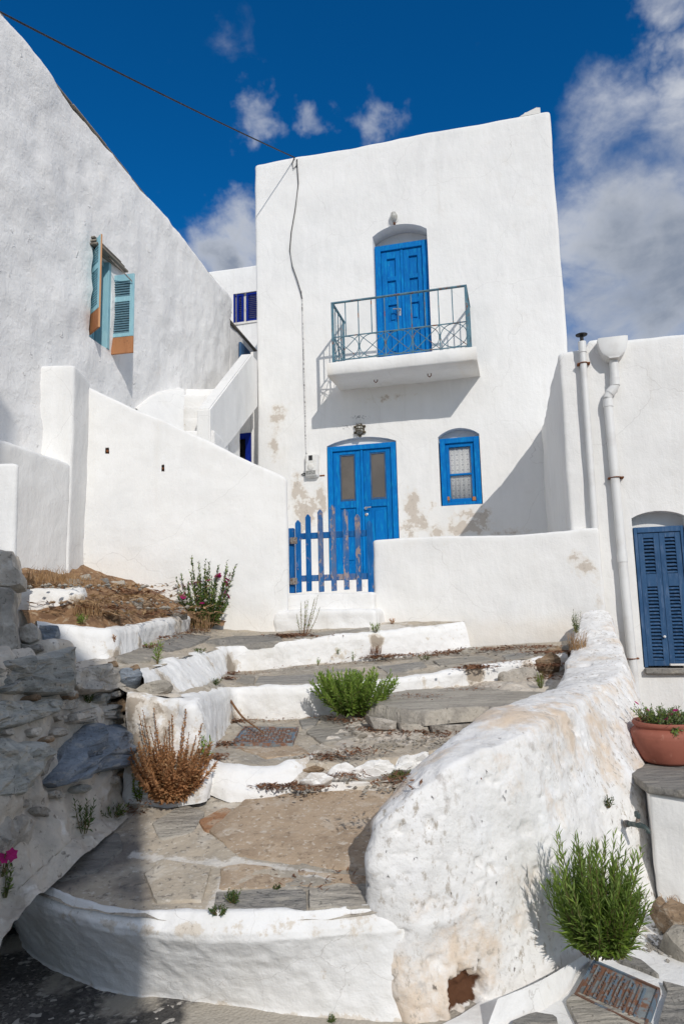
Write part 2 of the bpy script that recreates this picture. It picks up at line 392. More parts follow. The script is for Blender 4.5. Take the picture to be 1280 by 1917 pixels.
M['rough'] = material('weathered_limewash', (.80, .785, .76, 1), [
    dict(s=2.2, c=(.66, .645, .62, 1), lo=.42, hi=.68, d=9, r=.68, amt=.85), dict(s=5, c=(.83, .82, .81, 1), lo=.5, hi=.66, d=7, amt=.8),
    dict(s=1.9, off=(3, 1, 7), c=(.66, .53, .40, 1), lo=.51, hi=.66, d=10, r=.68, amt=.85), dict(s=11, off=(1, 5, 2), st=(1, 1, .6), c=(.46, .43, .40, 1), lo=.57, hi=.70, d=8, r=.68, amt=.75),
    dict(attr='warm', s=6, an=1.2, d=9, r=.66, c=(.68, .54, .40, 1), lo=.50, hi=.80, amt=.8), dict(attr='grime', s=7, an=1.0, d=9, c=(.34, .32, .30, 1), lo=.5, hi=1.0, amt=.7),
    dict(s=34, st=(1, 1, .6), c=(.40, .35, .29, 1), lo=.53, hi=.66, d=8, r=.68, amt=.9, **{'with': 'pock'}), dict(s=24, off=(3, 9, 2), st=(1, 1, .6), c=(.24, .175, .12, 1), lo=.69, hi=.73, d=5, amt=.9, **{'with': 'pock'}), dict(attr='rust', s=16, an=.9, c=(.105, .050, .028, 1), lo=.45, hi=.62, d=6)],
    bumps=[dict(s=4, d=8, dist_=.02, str=.6), dict(s=15, d=8, r=.66, dist_=.016, str=.7), dict(s=48, d=5, dist_=.004, str=.7), dict(s=24, off=(3, 9, 2), st=(1, 1, .6), d=5, lo=.75, hi=.68, dist_=.015, str=.9)], spec=.12, rough=.96)
M['concrete'] = material('worn_concrete', (.46, .395, .31, 1), [
    dict(s=3, c=(.30, .275, .235, 1), lo=.42, hi=.66, d=8, amt=.85), dict(s=5, off=(2, 6, 1), c=(.60, .55, .47, 1), lo=.52, hi=.70, d=8, amt=.8),
    dict(s=32, c=(.17, .15, .13, 1), lo=.56, hi=.66, d=6, amt=.75), dict(s=42, off=(5, 5, 5), c=(.66, .62, .55, 1), lo=.56, hi=.68, d=7, amt=.6),
    dict(attr='grime', s=8, an=.9, d=8, c=(.13, .12, .115, 1), lo=.4, hi=.9, amt=.8), dict(attr='lime', s=16, an=1.9, d=9, r=.72, c=(.70, .67, .62, 1), lo=.55, hi=.85, amt=.7)],
    bumps=[dict(s=7, d=7, dist_=.02, str=.6), dict(s=50, d=5, dist_=.007, str=.75)], spec=.15, rough=.95)
M['tan'] = material('tan_screed', (.43, .33, .235, 1), [
    dict(s=4, c=(.29, .215, .15, 1), lo=.45, hi=.68, d=8, amt=.85), dict(s=7, off=(1, 3, 8), c=(.52, .44, .35, 1), lo=.50, hi=.66, d=9, r=.66, amt=.85),
    dict(s=30, c=(.24, .18, .125, 1), lo=.56, hi=.66, d=6, amt=.75), dict(s=42, off=(4, 1, 3), c=(.66, .61, .53, 1), lo=.56, hi=.68, d=7, amt=.6)],
    bumps=[dict(s=8, d=7, dist_=.018, str=.6), dict(s=55, d=5, dist_=.007, str=.75)], spec=.15, rough=.95)
M['rustscreed'] = material('reddish_screed', (.33, .18, .10, 1), [dict(s=14, c=(.42, .31, .22, 1), lo=.45, hi=.6, d=8), dict(s=50, c=(.15, .10, .07, 1), lo=.58, hi=.68, d=5, amt=.7)],
    bumps=[dict(s=40, d=6, dist_=.01, str=.8)], rough=.95, spec=.1)
M['street'] = material('pebbled_street', (.145, .135, .125, 1), [
    dict(kind='cell', s=75, c=(.33, .31, .28, 1), lo=.70, hi=.80, amt=.8), dict(s=2.6, c=(.055, .053, .052, 1), lo=.44, hi=.62, d=8, amt=.85),
    dict(s=60, c=(.05, .048, .046, 1), lo=.52, hi=.62, d=4, amt=.8), dict(kind='cell', s=45, off=(3, 3, 1), c=(.50, .47, .43, 1), lo=.92, hi=.95, amt=.9),
    dict(attr='lime', s=10, an=.9, d=9, c=(.44, .40, .34, 1), lo=.42, hi=.72, amt=.9)],
    bumps=[dict(kind='voro', s=75, dist_=.006, str=.7), dict(s=14, d=6, dist_=.012, str=.6)], rough=.9, spec=.2)
def stone_mat(name, a, b, c, st=(1, 1, 3)):
    return material(name, a, [dict(s=7, c=b, lo=.42, hi=.62, d=8, st=st, amt=.9), dict(s=11, off=(2, 2, 5), c=c, lo=.54, hi=.68, d=8, st=st, amt=.8), dict(s=42, c=(.07, .068, .065, 1), lo=.60, hi=.70, d=5, amt=.7),
        dict(s=5, off=(7, 1, 3), c=(.52, .49, .45, 1), lo=.66, hi=.74, d=9, r=.7, amt=.7)],
        bumps=[dict(s=9, d=8, dist_=.045, str=.9, st=st), dict(s=40, d=6, dist_=.010, str=.9)], spec=.2, rough=.85, rand=.15)
M['schist'] = stone_mat('grey_green_schist', (.45, .44, .40, 1), (.29, .295, .275, 1), (.48, .41, .32, 1))
M['bluestone'] = stone_mat('blue_grey_stone', (.27, .305, .35, 1), (.18, .21, .25, 1), (.42, .41, .39, 1))
M['greystone'] = stone_mat('grey_stone', (.48, .44, .385, 1), (.30, .275, .24, 1), (.60, .555, .49, 1), (1, 1, 1))
M['brownstone'] = stone_mat('brown_stone', (.34, .24, .155, 1), (.20, .14, .09, 1), (.42, .36, .29, 1))
M['paleslab'] = stone_mat('pale_slab', (.40, .365, .31, 1), (.29, .265, .23, 1), (.48, .44, .38, 1), (.6, 2.5, 1))
M['slate'] = stone_mat('slate_slab', (.31, .29, .26, 1), (.22, .21, .195, 1), (.40, .365, .31, 1), (.6, 2.5, 1))
M['mortar'] = material('old_mortar', (.60, .535, .45, 1), [dict(s=1.6, off=(5, 2, 8), c=(.36, .33, .29, 1), lo=.46, hi=.70, d=9, r=.66, amt=.7), dict(s=4, c=(.44, .395, .34, 1), lo=.42, hi=.66, d=8), dict(s=9, off=(3, 3, 3), c=(.72, .68, .62, 1), lo=.54, hi=.70, d=8, amt=.9), dict(s=30, c=(.18, .155, .13, 1), lo=.60, hi=.70, d=6, amt=.8)],
    bumps=[dict(s=6, d=8, dist_=.04, str=.8), dict(s=34, d=6, dist_=.012, str=.85)], rough=.97, spec=.1)
M['soil'] = material('dry_soil', (.30, .185, .105, 1), [dict(s=9, c=(.17, .10, .06, 1), lo=.45, hi=.62, d=8), dict(s=22, off=(1, 1, 1), c=(.46, .36, .25, 1), lo=.56, hi=.68, d=6)],
    bumps=[dict(s=20, d=8, dist_=.03, str=.9)], rough=1, spec=.05)
def paint(name, base, dark, light, chip, chip_lo=.66, rough=.55, stch=(6, 6, 1.2)):
    return material(name, base, [dict(s=3, c=dark, lo=.45, hi=.70, d=6, amt=.8), dict(s=5, off=(3, 1, 2), st=stch, c=light, lo=.48, hi=.68, d=7, amt=.8), dict(s=9, off=(7, 2, 2), st=(2, 2, .8), c=chip, lo=chip_lo, hi=chip_lo+.03, d=8, r=.68, amt=.9)],
        bumps=[dict(s=14, st=stch, d=5, dist_=.003, str=.6), dict(s=40, d=3, dist_=.001, str=.5)], rough=rough+.1, spec=.12, rand=.08)
M['blue'] = paint('bright_blue_paint', (.000, .150, .46, 1), (.000, .115, .37, 1), (.004, .24, .52, 1), (.35, .42, .50, 1), .69)
M['gateblue'] = paint('worn_blue_paint', (.010, .115, .34, 1), (.010, .085, .26, 1), (.035, .17, .42, 1), (.27, .225, .24, 1), .60, .8)
M['gateblue_worn'] = paint('flaking_blue_paint', (.025, .125, .33, 1), (.20, .18, .21, 1), (.08, .18, .34, 1), (.33, .26, .24, 1), .53, .85)
M['navy'] = paint('faded_navy_paint', (.040, .100, .205, 1), (.026, .07, .155, 1), (.09, .15, .26, 1), (.55, .56, .58, 1), .70, .5)
M['darkblue'] = paint('deep_blue_paint', (.004, .018, .21, 1), (.004, .014, .16, 1), (.008, .03, .27, 1), (.05, .07, .3, 1), .75)
M['aqua'] = paint('pale_aqua_paint', (.30, .53, .60, 1), (.24, .45, .54, 1), (.36, .60, .66, 1), (.06, .16, .26, 1), .68, .6)
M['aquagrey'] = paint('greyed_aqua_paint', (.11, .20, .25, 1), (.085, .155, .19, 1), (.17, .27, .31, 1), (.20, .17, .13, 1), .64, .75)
M['barewood'] = material('bare_orange_wood', (.42, .19, .085, 1), [dict(s=7, st=(1, 1, .15), c=(.30, .12, .05, 1), lo=.42, hi=.62, d=6), dict(s=20, c=(.16, .075, .04, 1), lo=.64, hi=.72, amt=.7)], bumps=[dict(s=30, st=(1, 1, .15), dist_=.002, str=.6)], rough=.75)
M['palewood'] = material('pale_raw_wood', (.62, .37, .20, 1), [dict(s=9, st=(1, 1, .1), c=(.50, .26, .13, 1), lo=.42, hi=.62, d=6)], rough=.75)
M['oldwood'] = material('weathered_wood', (.25, .225, .19, 1), [dict(s=12, st=(.15, 1, 1), c=(.10, .088, .075, 1), lo=.45, hi=.6, d=6), dict(s=22, c=(.36, .33, .29, 1), lo=.6, hi=.7)], bumps=[dict(s=25, st=(.15, 1, 1), dist_=.006, str=.8)], rough=.9)
M['rail'] = material('rusty_blue_iron', (.085, .17, .22, 1), [dict(s=8, c=(.13, .24, .29, 1), lo=.45, hi=.65, d=5), dict(s=7, off=(2, 5, 3), c=(.21, .075, .030, 1), lo=.57, hi=.63, d=8, r=.66), dict(s=16, c=(.30, .16, .08, 1), lo=.66, hi=.72, d=6, amt=.8)], bumps=[dict(s=40, dist_=.002, str=.7)], rough=.75, spec=.3)
M['coverblue'] = material('rusty_blue_cover', (.24, .265, .275, 1), [dict(s=9, c=(.17, .18, .185, 1), lo=.42, hi=.6), dict(s=13, off=(1, 3, 2), c=(.23, .115, .07, 1), lo=.46, hi=.56, d=8, r=.66), dict(s=40, off=(5, 3, 2), c=(.36, .33, .30, 1), lo=.60, hi=.68, amt=.7)], bumps=[dict(s=50, dist_=.003, str=.8)], rough=.85, spec=.25)
M['coverrust'] = material('rusty_brown_cover', (.17, .095, .065, 1), [dict(s=7, c=(.14, .19, .24, 1), lo=.50, hi=.58, d=7), dict(s=40, c=(.30, .27, .25, 1), lo=.62, hi=.70, amt=.6)], bumps=[dict(s=50, dist_=.003, str=.8)], rough=.85, spec=.25)
M['rust'] = material('rust', (.20, .075, .032, 1), [dict(s=18, c=(.09, .035, .02, 1), lo=.45, hi=.62, d=7), dict(s=30, off=(2, 2, 2), c=(.36, .18, .08, 1), lo=.58, hi=.68)], bumps=[dict(s=30, dist_=.006, str=.8)], rough=.95, spec=.1)
M['hinge'] = material('galvanised_hinge', (.30, .27, .24, 1), [dict(s=30, c=(.16, .10, .07, 1), lo=.5, hi=.62)], rough=.6, metallic=.4)
M['pvc'] = material('white_pvc', (.74, .74, .725, 1), [dict(s=5, c=(.66, .65, .63, 1), lo=.45, hi=.7)], rough=.45, spec=.4, bumps=[dict(s=30, dist_=.001, str=.4)])
M['black'] = material('black_rubber', (.018, .018, .02, 1), [dict(s=20, c=(.035, .035, .036, 1))], rough=.6)
M['dark'] = material('painted_dark_interior', (.006, .006, .008, 1), [dict(s=5, c=(.012, .012, .015, 1))], rough=.9)  # near-black colour imitates the unlit depth behind openings
M['steel'] = material('polished_metal', (.70, .69, .66, 1), [dict(s=30, c=(.5, .49, .47, 1))], rough=.3, metallic=.9)
M['brass'] = material('tarnished_brass', (.16, .13, .085, 1), [dict(s=30, c=(.08, .065, .045, 1), lo=.45, hi=.6)], rough=.55, metallic=.6)
M['lampglass'] = material('dusty_lamp_glass', (.50, .49, .45, 1), [dict(s=16, c=(.36, .35, .31, 1))], rough=.25, spec=.5)
M['doorglass'] = material('curtained_door_glass', (.115, .10, .085, 1), [dict(s=2.5, c=(.15, .13, .11, 1), lo=.4, hi=.65), dict(s=120, st=(1, .2, 6), c=(.085, .075, .062, 1), lo=.45, hi=.6, amt=.6)], rough=.22, spec=.5)
M['meterbox'] = material('ivory_meter_plastic', (.72, .71, .68, 1), [dict(s=14, c=(.60, .57, .52, 1), lo=.52, hi=.7)], rough=.5)
M['label'] = material('grimy_meter_label', (.20, .20, .19, 1), [dict(s=70, c=(.5, .49, .46, 1), lo=.5, hi=.6)], rough=.6)
M['terracotta'] = material('terracotta', (.31, .105, .07, 1), [dict(s=4, c=(.23, .075, .05, 1), lo=.42, hi=.65), dict(s=18, off=(1, 2, 3), c=(.46, .24, .17, 1), lo=.62, hi=.72, amt=.6)], bumps=[dict(s=40, dist_=.002, str=.5)], rough=.7)
M['tapgreen'] = material('tarnished_green_tap', (.065, .088, .085, 1), [dict(s=40, c=(.14, .155, .145, 1), lo=.5, hi=.65)], rough=.55, metallic=.4)
M['whitepaint'] = material('white_painted_plank', (.72, .70, .66, 1), [dict(s=9, c=(.55, .5, .44, 1), lo=.5, hi=.7)], rough=.8)
M['cord'] = material('whitewashed_cord', (.20, .195, .19, 1), [dict(s=24, c=(.62, .61, .6, 1), lo=.42, hi=.5)], rough=.8)
def leafm(name, a, b, tr=.25):
    mt = material(name, a, [dict(s=11, c=b, lo=.4, hi=.62, d=4)], rough=.6, spec=.3)
    bs = mt.node_tree.nodes['Principled BSDF']; bs.inputs['Transmission Weight'].default_value = 0
    t = mt.node_tree; tr_ = N(t, 'ShaderNodeBsdfTranslucent'); mx = N(t, 'ShaderNodeMixShader'); mx.inputs[0].default_value = tr
    src = bs.inputs['Base Color'].links[0].from_socket; L(t, src, tr_.inputs[0]); L(t, bs.outputs[0], mx.inputs[1]); L(t, tr_.outputs[0], mx.inputs[2])
    L(t, mx.outputs[0], t.nodes['Material Output'].inputs[0]); return mt
M['leaf'] = leafm('fresh_leaf', (.26, .37, .06, 1), (.15, .25, .04, 1), .4)
M['leaf_grey'] = leafm('grey_green_leaf', (.25, .34, .085, 1), (.16, .24, .055, 1), .4)
M['leaf_dark'] = leafm('dark_leaf', (.085, .14, .035, 1), (.05, .095, .025, 1), .35)
M['leaf_pale'] = leafm('pale_succulent_leaf', (.20, .25, .11, 1), (.11, .17, .065, 1))
M['leaf_dry'] = leafm('dry_leaf', (.56, .30, .14, 1), (.38, .19, .085, 1), .4)
M['straw'] = leafm('straw', (.46, .30, .155, 1), (.34, .20, .095, 1))
M['litter'] = leafm('leaf_litter', (.27, .135, .07, 1), (.17, .08, .045, 1))
M['stem'] = material('plant_stem', (.12, .13, .045, 1), [dict(s=20, c=(.16, .11, .05, 1))], rough=.8)
M['drystem'] = material('dry_stem', (.24, .13, .06, 1), [dict(s=20, c=(.16, .08, .04, 1))], rough=.85)
M['magenta'] = leafm('magenta_petal', (.45, .012, .16, 1), (.33, .01, .12, 1), .3)
# patterned lace curtain
def curtain_mat():
    mt = bpy.data.materials.new('patterned_curtain'); mt.use_nodes = True; t = mt.node_tree; b = t.nodes['Principled BSDF']
    tc = N(t, 'ShaderNodeTexCoord'); s = N(t, 'ShaderNodeSeparateXYZ'); L(t, tc.outputs['Object'], s.inputs[0])
    c = .082
    def cell(v, off): return math_(t, 'SUBTRACT', math_(t, 'FRACT', math_(t, 'ADD', math_(t, 'MULTIPLY', v, 1/c), off)), .5)
    X, Z = cell(s.outputs[0], .5), cell(s.outputs[2], .5); ax, az = math_(t, 'ABSOLUTE', X), math_(t, 'ABSOLUTE', Z)
    mx_ = math_(t, 'MAXIMUM', ax, az); line = maprange(t, math_(t, 'ABSOLUTE', math_(t, 'SUBTRACT', mx_, .41)), .045, .02)
    di = math_(t, 'ADD', ax, az); rg = maprange(t, math_(t, 'ABSOLUTE', math_(t, 'SUBTRACT', di, .20)), .085, .03)
    cross = maprange(t, math_(t, 'MINIMUM', ax, az), .06, .025); inn = maprange(t, mx_, .27, .22)
    pat = math_(t, 'MAXIMUM', math_(t, 'MULTIPLY', line, .5), math_(t, 'MAXIMUM', math_(t, 'MULTIPLY', math_(t, 'MULTIPLY', cross, inn), .55), math_(t, 'MULTIPLY', rg, .75)))
    cc = mixc(t, pat, (.86, .85, .81, 1), (.34, .34, .35, 1)); L(t, cc, b.inputs['Base Color']); b.inputs['Roughness'].default_value = .9
    return mt
M['curtain'] = curtain_mat()
M['pane'] = material('window_glass', (.9, .92, .92, 1), [dict(s=3, c=(.88, .9, .9, 1))], rough=.03, spec=.5)
_t = M['pane'].node_tree; _g = N(_t, 'ShaderNodeBsdfTransparent'); _m = N(_t, 'ShaderNodeMixShader'); _gl = N(_t, 'ShaderNodeBsdfGlossy'); _gl.inputs['Roughness'].default_value = .02
_fr = N(_t, 'ShaderNodeFresnel'); _fr.inputs[0].default_value = 1.45; L(_t, _fr.outputs[0], _m.inputs[0]); L(_t, _g.outputs[0], _m.inputs[1]); L(_t, _gl.outputs[0], _m.inputs[2]); L(_t, _m.outputs[0], _t.nodes['Material Output'].inputs[0])

# ================================================================== SETTING: ground under everything, street
def flat(name, x0, x1, y0, y1, z, mat, n=2):
    g = [(x0+(x1-x0)*i/n, y0+(y1-y0)*j/n, z) for j in range(n+1) for i in range(n+1)]
    f = [(j*(n+1)+i, j*(n+1)+i+1, (j+1)*(n+1)+i+1, (j+1)*(n+1)+i) for j in range(n) for i in range(n)]
    return mesh_obj(name, g, f, mat)
tag(flat('ground', -400, 400, -400, 400, -.6, M['soil'], 8), kind='structure')
ST = (2.87, .03, .02)
L1 = (3.05, .42, .198); L2 = (4.24, .76, .033); L25 = (5.0, .94, .03); GP = (2.87, .056, .02)

def stain(o, name, spots, fr=None, w=0.0):
    """soft spots of wear: (px, py, rx, rz, strength) on a frame's wall face, radii in metres"""
    c = coords(o); a = np.zeros(len(c))
    for px, py, rx, rz, s in spots:
        q = fr.px(px, py, w); d = ((c[:, 0]-q[0])/rx)**2 + ((c[:, 2]-q[2])/rz)**2 + ((c[:, 1]-q[1])/.12)**2
        a = np.maximum(a, s*np.exp(-d*.7))
    setattr_pts(o, name, a)

# ================================================================== MAIN HOUSE
A = math.radians(13.99); B = math.radians(10.86)
H = Fr(P(680, 1075, 11.3), A)
house = H.root('house', label='white two storey house with bright blue double doors and an iron balcony', cat='house')
uL = H.px(478, 480)[0]; uR = H.px(1031, 230)[0]; zT = H.px(752, 257)[2]
wall = plaster('wall', [(uL, 0), (uR, 0), (uR, 6.5), (uL, 6.5)], -.5, lambda x, y: zT + .0*x, .075, M['white'], house, r=.05, amp=((.012, .8, 2), (.006, 3.0, 2)), seed=3)
def arch(l, r, top, spring, zb, n=9):
    return [(l, zb), (r, zb)] + [(r+(l-r)*i/n, spring+(top-spring)*math.sin(math.pi*i/n)**.75) for i in range(n+1)]
d1l, d1r = H.px(614, 900)[0], H.px(742.5, 900)[0]; d1t, d1b = H.px(678, 832)[2], H.px(680, 1078)[2]
d2l, d2r = H.px(701.5, 550)[0], H.px(802.5, 550)[0]; d2t = H.px(748, 449)[2]; d2b = H.px(760, 690)[2]
w1l, w1r = H.px(824.5, 880)[0], H.px(898.5, 880)[0]; w1t, w1b = H.px(858, 819)[2], H.px(862, 945.5)[2]
top2 = H.px(748, 420)[2]; spr2 = H.px(748, 436)[2]; topw = H.px(860, 801)[2]; sprw = H.px(860, 815)[2]
topd = H.px(680, 818)[2]; sprd = H.px(680, 830)[2]
cut(wall, [arch(d2l-.01, d2r+.01, top2, spr2, d2b), arch(d1l-.01, d1r+.01, topd, sprd, d1b-.02), arch(w1l-.02, w1r+.012, topw, sprw, w1b)], [-.3]*3, [.30, .075, .15])
stain(wall, 'patch', [(520, 775, .22, .28, .62), (513, 830, .14, .45, .56), (555, 910, .16, .35, .66), (572, 960, .25, .45, .68), (600, 935, .14, .35, .64), (772, 950, .16, .38, .70), (790, 975, .14, .25, .64), (765, 990, .18, .22, .66), (808, 945, .10, .10, .60),
    (870, 965, .35, .12, .62), (905, 965, .14, .22, .66), (870, 990, .5, .13, .70), (820, 995, .2, .14, .66), (960, 995, .5, .10, .54), (720, 745, .6, .1, .50)], H)
stain(wall, 'smudge', [(672, 782, .20, .08, .75), (650, 800, .26, .10, .62), (690, 776, .1, .05, .7), (578, 905, .16, .12, .5)], H)
stain(wall, 'warm', [(560, 950, .6, .7, .6), (520, 850, .4, 1.0, .6), (780, 960, .4, .6, .5), (700, 730, 1.2, .3, .6), (860, 985, 1.4, .3, .55)], H)

# lower double door
def glazed_door(par):
    f = MB(); y0, y1 = -.012, .06; t = .085
    f.box(d1l, d1l+t, y0, y1, d1b, d1t, .006); f.box(d1r-t, d1r, y0, y1, d1b, d1t, .006); f.box(d1l+t, d1r-t, y0, y1, d1t-t, d1t, .006)
    fd = f.build('front_door', M['blue'], par)
    sill = MB().box(d1l, d1r, -.05, .06, d1b-.05, d1b+.002, .008).build('threshold', M['barewood'], par)
    mid = (d1l+d1r)/2; x0, x1 = d1l+t, d1r-t
    gt, gb = H.px(680, 848)[2], H.px(680, 936)[2]; pt, pb = H.px(680, 949)[2], H.px(680, 1055)[2]
    for a, b in ((x0, mid-.022), (mid+.022, x1)):
        w = b-a; ga, gb_ = a+w*.24, b-w*.20; lf = MB(); ly0, ly1 = .022, .062
        lf.box(a+.002, ga, ly0, ly1, d1b+.012, d1t-t-.004, .004); lf.box(gb_, b-.002, ly0, ly1, d1b+.012, d1t-t-.004, .004)
        lf.box(ga, gb_, ly0, ly1, gt, d1t-t-.004, .004); lf.box(ga, gb_, ly0, ly1, pt, gb, .004); lf.box(ga, gb_, ly0, ly1, d1b+.012, pb, .004)
        lf.build('door_leaf', M['blue'], fd)
        pn = MB().box(ga, gb_, .048, .062, pb, pt, 0); pn.box(ga+.05, gb_-.05, .034, .05, pb+.06, pt-.06, .010); pn.build('panel', M['blue'], fd)
        MB().box(ga, gb_, .046, .056, gb, gt, 0).build('door_glass', M['doorglass'], fd)
        be = MB()
        for q in ((ga, ga+.022, gb, gt), (gb_-.022, gb_, gb, gt), (ga+.022, gb_-.022, gb, gb+.035), (ga+.022, gb_-.022, gt-.022, gt)): be.box(q[0], q[1], .032, .047, q[2], q[3], .004)
        be.build('glazing_bead', M['navy'], fd)
    MB().box(mid-.022, mid+.022, .0, .06, d1b+.012, d1t-t-.004, .010).build('astragal', M['blue'], fd)
    hx, hz = H.xz(684, 951); h = MB(); h.tube([(hx, .02, hz), (hx, -.04, hz), (hx+.10, -.045, hz+.004)], .011, 8); h.lathe([(.024, 0), (.024, .008)], 14, M=Matrix.Translation((hx, .022, hz)) @ Matrix.Rotation(math.pi/2, 4, 'X')); h.build('handle', M['steel'], fd)
    kx, kz = H.xz(685.5, 963); MB().lathe([(.026, 0), (.026, .007), (.012, .012)], 14, M=Matrix.Translation((kx, .022, kz)) @ Matrix.Rotation(math.pi/2, 4, 'X')).build('keyhole_plate', M['steel'], fd)
glazed_door(house)

# balcony door: two leaves of four panels
def balcony_door(par):
    t = .10; y0, y1 = .10, .20; f = MB()
    f.box(d2l, d2l+t, y0, y1, d2b, d2t, .006); f.box(d2r-t, d2r, y0, y1, d2b, d2t, .006); f.box(d2l+t, d2r-t, y0, y1, d2t-t, d2t, .006)
    fd = f.build('balcony_door', M['blue'], par); mid = (d2l+d2r)/2
    zz = [(H.px(750, a)[2], H.px(750, b)[2]) for a, b in ((474, 508), (516, 552), (562, 595), (610, 655))]
    for a, b in ((d2l+t, mid-.025), (mid+.025, d2r-t)):
        w = b-a; pa, pb = a+w*.30, b-w*.26; lf = MB(); ly0, ly1 = .135, .175; ztop = d2t-t-.004
        lf.box(a+.002, pa, ly0, ly1, d2b, ztop, .004); lf.box(pb, b-.002, ly0, ly1, d2b, ztop, .004); z = ztop
        for zt, zb in zz: lf.box(pa, pb, ly0, ly1, zt, z, .004); z = zb
        lf.box(pa, pb, ly0, ly1, d2b, z, .004); lf.build('door_leaf', M['blue'], fd)
        for k, (zt, zb) in enumerate(zz):
            p = MB().box(pa, pb, .168, .178, zb, zt, 0)
            if k > 1: p.box(pa+.035, pb-.035, .150, .17, zb+.045, zt-.045, .008)
            p.build('panel', M['blue'], fd)
    MB().box(mid-.025, mid+.025, .12, .175, d2b, d2t-t-.004, .010).build('astragal', M['blue'], fd)
    hx, hz = H.xz(746, 574); h = MB(); h.tube([(hx, .15, hz), (hx, .085, hz), (hx-.11, .08, hz+.006)], .012, 8); h.box(hx-.02, hx+.02, .128, .137, hz-.10, hz+.03, .004); h.build('handle', M['steel'], fd)
balcony_door(house)

# small window beside the door
def small_window(par):
    t = .085; y0, y1 = -.005, .11; f = MB()
    f.box(w1l, w1l+t, y0, y1, w1b, w1t, .006); f.box(w1r-t, w1r, y0, y1, w1b, w1t, .006); f.box(w1l+t, w1r-t, y0, y1, w1t-t, w1t, .006); f.box(w1l+t, w1r-t, y0, y1, w1b, w1b+.05, .006)
    fw = f.build('window', M['blue'], par); a, b = w1l+t, w1r-t; z0, z1 = w1b+.05, w1t-t; s = MB(); zm = H.px(862, 887)[2]
    s.box(a, a+.055, .03, .075, z0, z1, .005); s.box(b-.055, b, .03, .075, z0, z1, .005); s.box(a+.055, b-.055, .03, .075, z0, z0+.06, .005); s.box(a+.055, b-.055, .03, .075, z1-.06, z1, .005); s.box(a+.055, b-.055, .035, .073, zm-.016, zm+.016, .005)
    s.build('sash', M['blue'], fw)
    for p, q in ((z0+.06, zm-.016), (zm+.016, z1-.06)): MB().box(a+.055, b-.055, .052, .056, p, q, 0).build('pane', M['pane'], fw)
    n = 40; v = []; f_ = []
    for i in range(n+1):
        x = a+.03+(b-a-.06)*i/n; y = .085+.004*math.sin(i*.9)+.002*math.sin(i*2.3)
        v += [(x, y, z0+.02), (x, y, z1-.02), (x, y+.004, z1-.02), (x, y+.004, z0+.02)]
    for i in range(n):
        for k in range(4): f_.append((4*i+k, 4*i+(k+1) % 4, 4*i+4+(k+1) % 4, 4*i+4+k))
    mesh_obj('curtain', v, f_, M['curtain'], fw)
    for px in (838, 887):
        x, z = H.xz(px, 936); k = MB(); k.box(x-.028, x+.028, .0, .05, z-.01, z+.055, .008); k.build('wooden_stop', M['barewood'], fw)
        MB().box(x-.026, x+.026, .004, .046, w1b+.001, z-.011, .006).build('stop_foot', M['navy'], fw)
small_window(house)

# balcony: tapered slab
pr = .86
sl, sr = H.px(612, 690, pr)[0], H.px(892, 665, pr)[0]; zt_ = H.px(760, 662, pr-.02)[2]; zb_ = H.px(760, 688, pr)[2]
cl, cr = H.px(630, 733)[0], H.px(892, 706)[0]; zc = H.px(760, 719)[2]
def balcony(par):
    nu = 36; rows = []
    def row(l, r, y, z, e=.0): return np.stack([np.linspace(l, r, nu), np.full(nu, y), np.full(nu, z)], 1)
    prof = [(.04, zt_, 0), (-.2, zt_+.004, 0), (-pr+.05, zt_, 0), (-pr+.012, zt_-.012, .0), (-pr, zt_-.045, 0), (-pr, zb_+.03, 0), (-pr+.03, zb_, 0), (-pr*.5, (zb_*.45+zc*.55), 0), (0.03, zc, 0)]
    for y, z, _ in prof:
        k = 0 if z > zb_+.01 else (y+pr)/pr; l = sl*(1-k)+cl*k; r = sr
        if y > -pr+.03 and z >= zt_-.001: l, r = sl+.012, sr-.012
        rows.append(row(l, r, y, z))
    g = np.stack(rows, 0); n = grid_normals(g); fl = g.reshape(-1, 3); g = g+n*(.010*fbm(fl*3, 5, 3)).reshape(len(rows), nu, 1)
    idx = np.arange(len(rows)*nu).reshape(len(rows), nu)
    f = np.stack([idx[:-1, :-1], idx[:-1, 1:], idx[1:, 1:], idx[1:, :-1]], -1).reshape(-1, 4).tolist(); f += [idx[:, 0].tolist(), idx[::-1, -1].tolist()]
    b = mesh_obj('balcony', g.reshape(-1, 3), f, M['white'], par, True, 50)
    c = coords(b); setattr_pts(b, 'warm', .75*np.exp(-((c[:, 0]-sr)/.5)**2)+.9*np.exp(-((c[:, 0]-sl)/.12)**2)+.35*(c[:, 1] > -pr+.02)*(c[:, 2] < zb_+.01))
    for px, py in ((703, 704), (803, 693)):
        t_ = .5; q = H.px(px, py, pr*.5); k = MB(); z = zb_*.5+zc*.5
        k.tube([(q[0]-.025, -pr*.5, z+.02), (q[0]-.027, -pr*.5, z-.03), (q[0], -pr*.5, z-.055), (q[0]+.027, -pr*.5, z-.03), (q[0]+.025, -pr*.5, z+.02)], .008, 6); k.build('hook', M['rust'], b)
balcony(house)

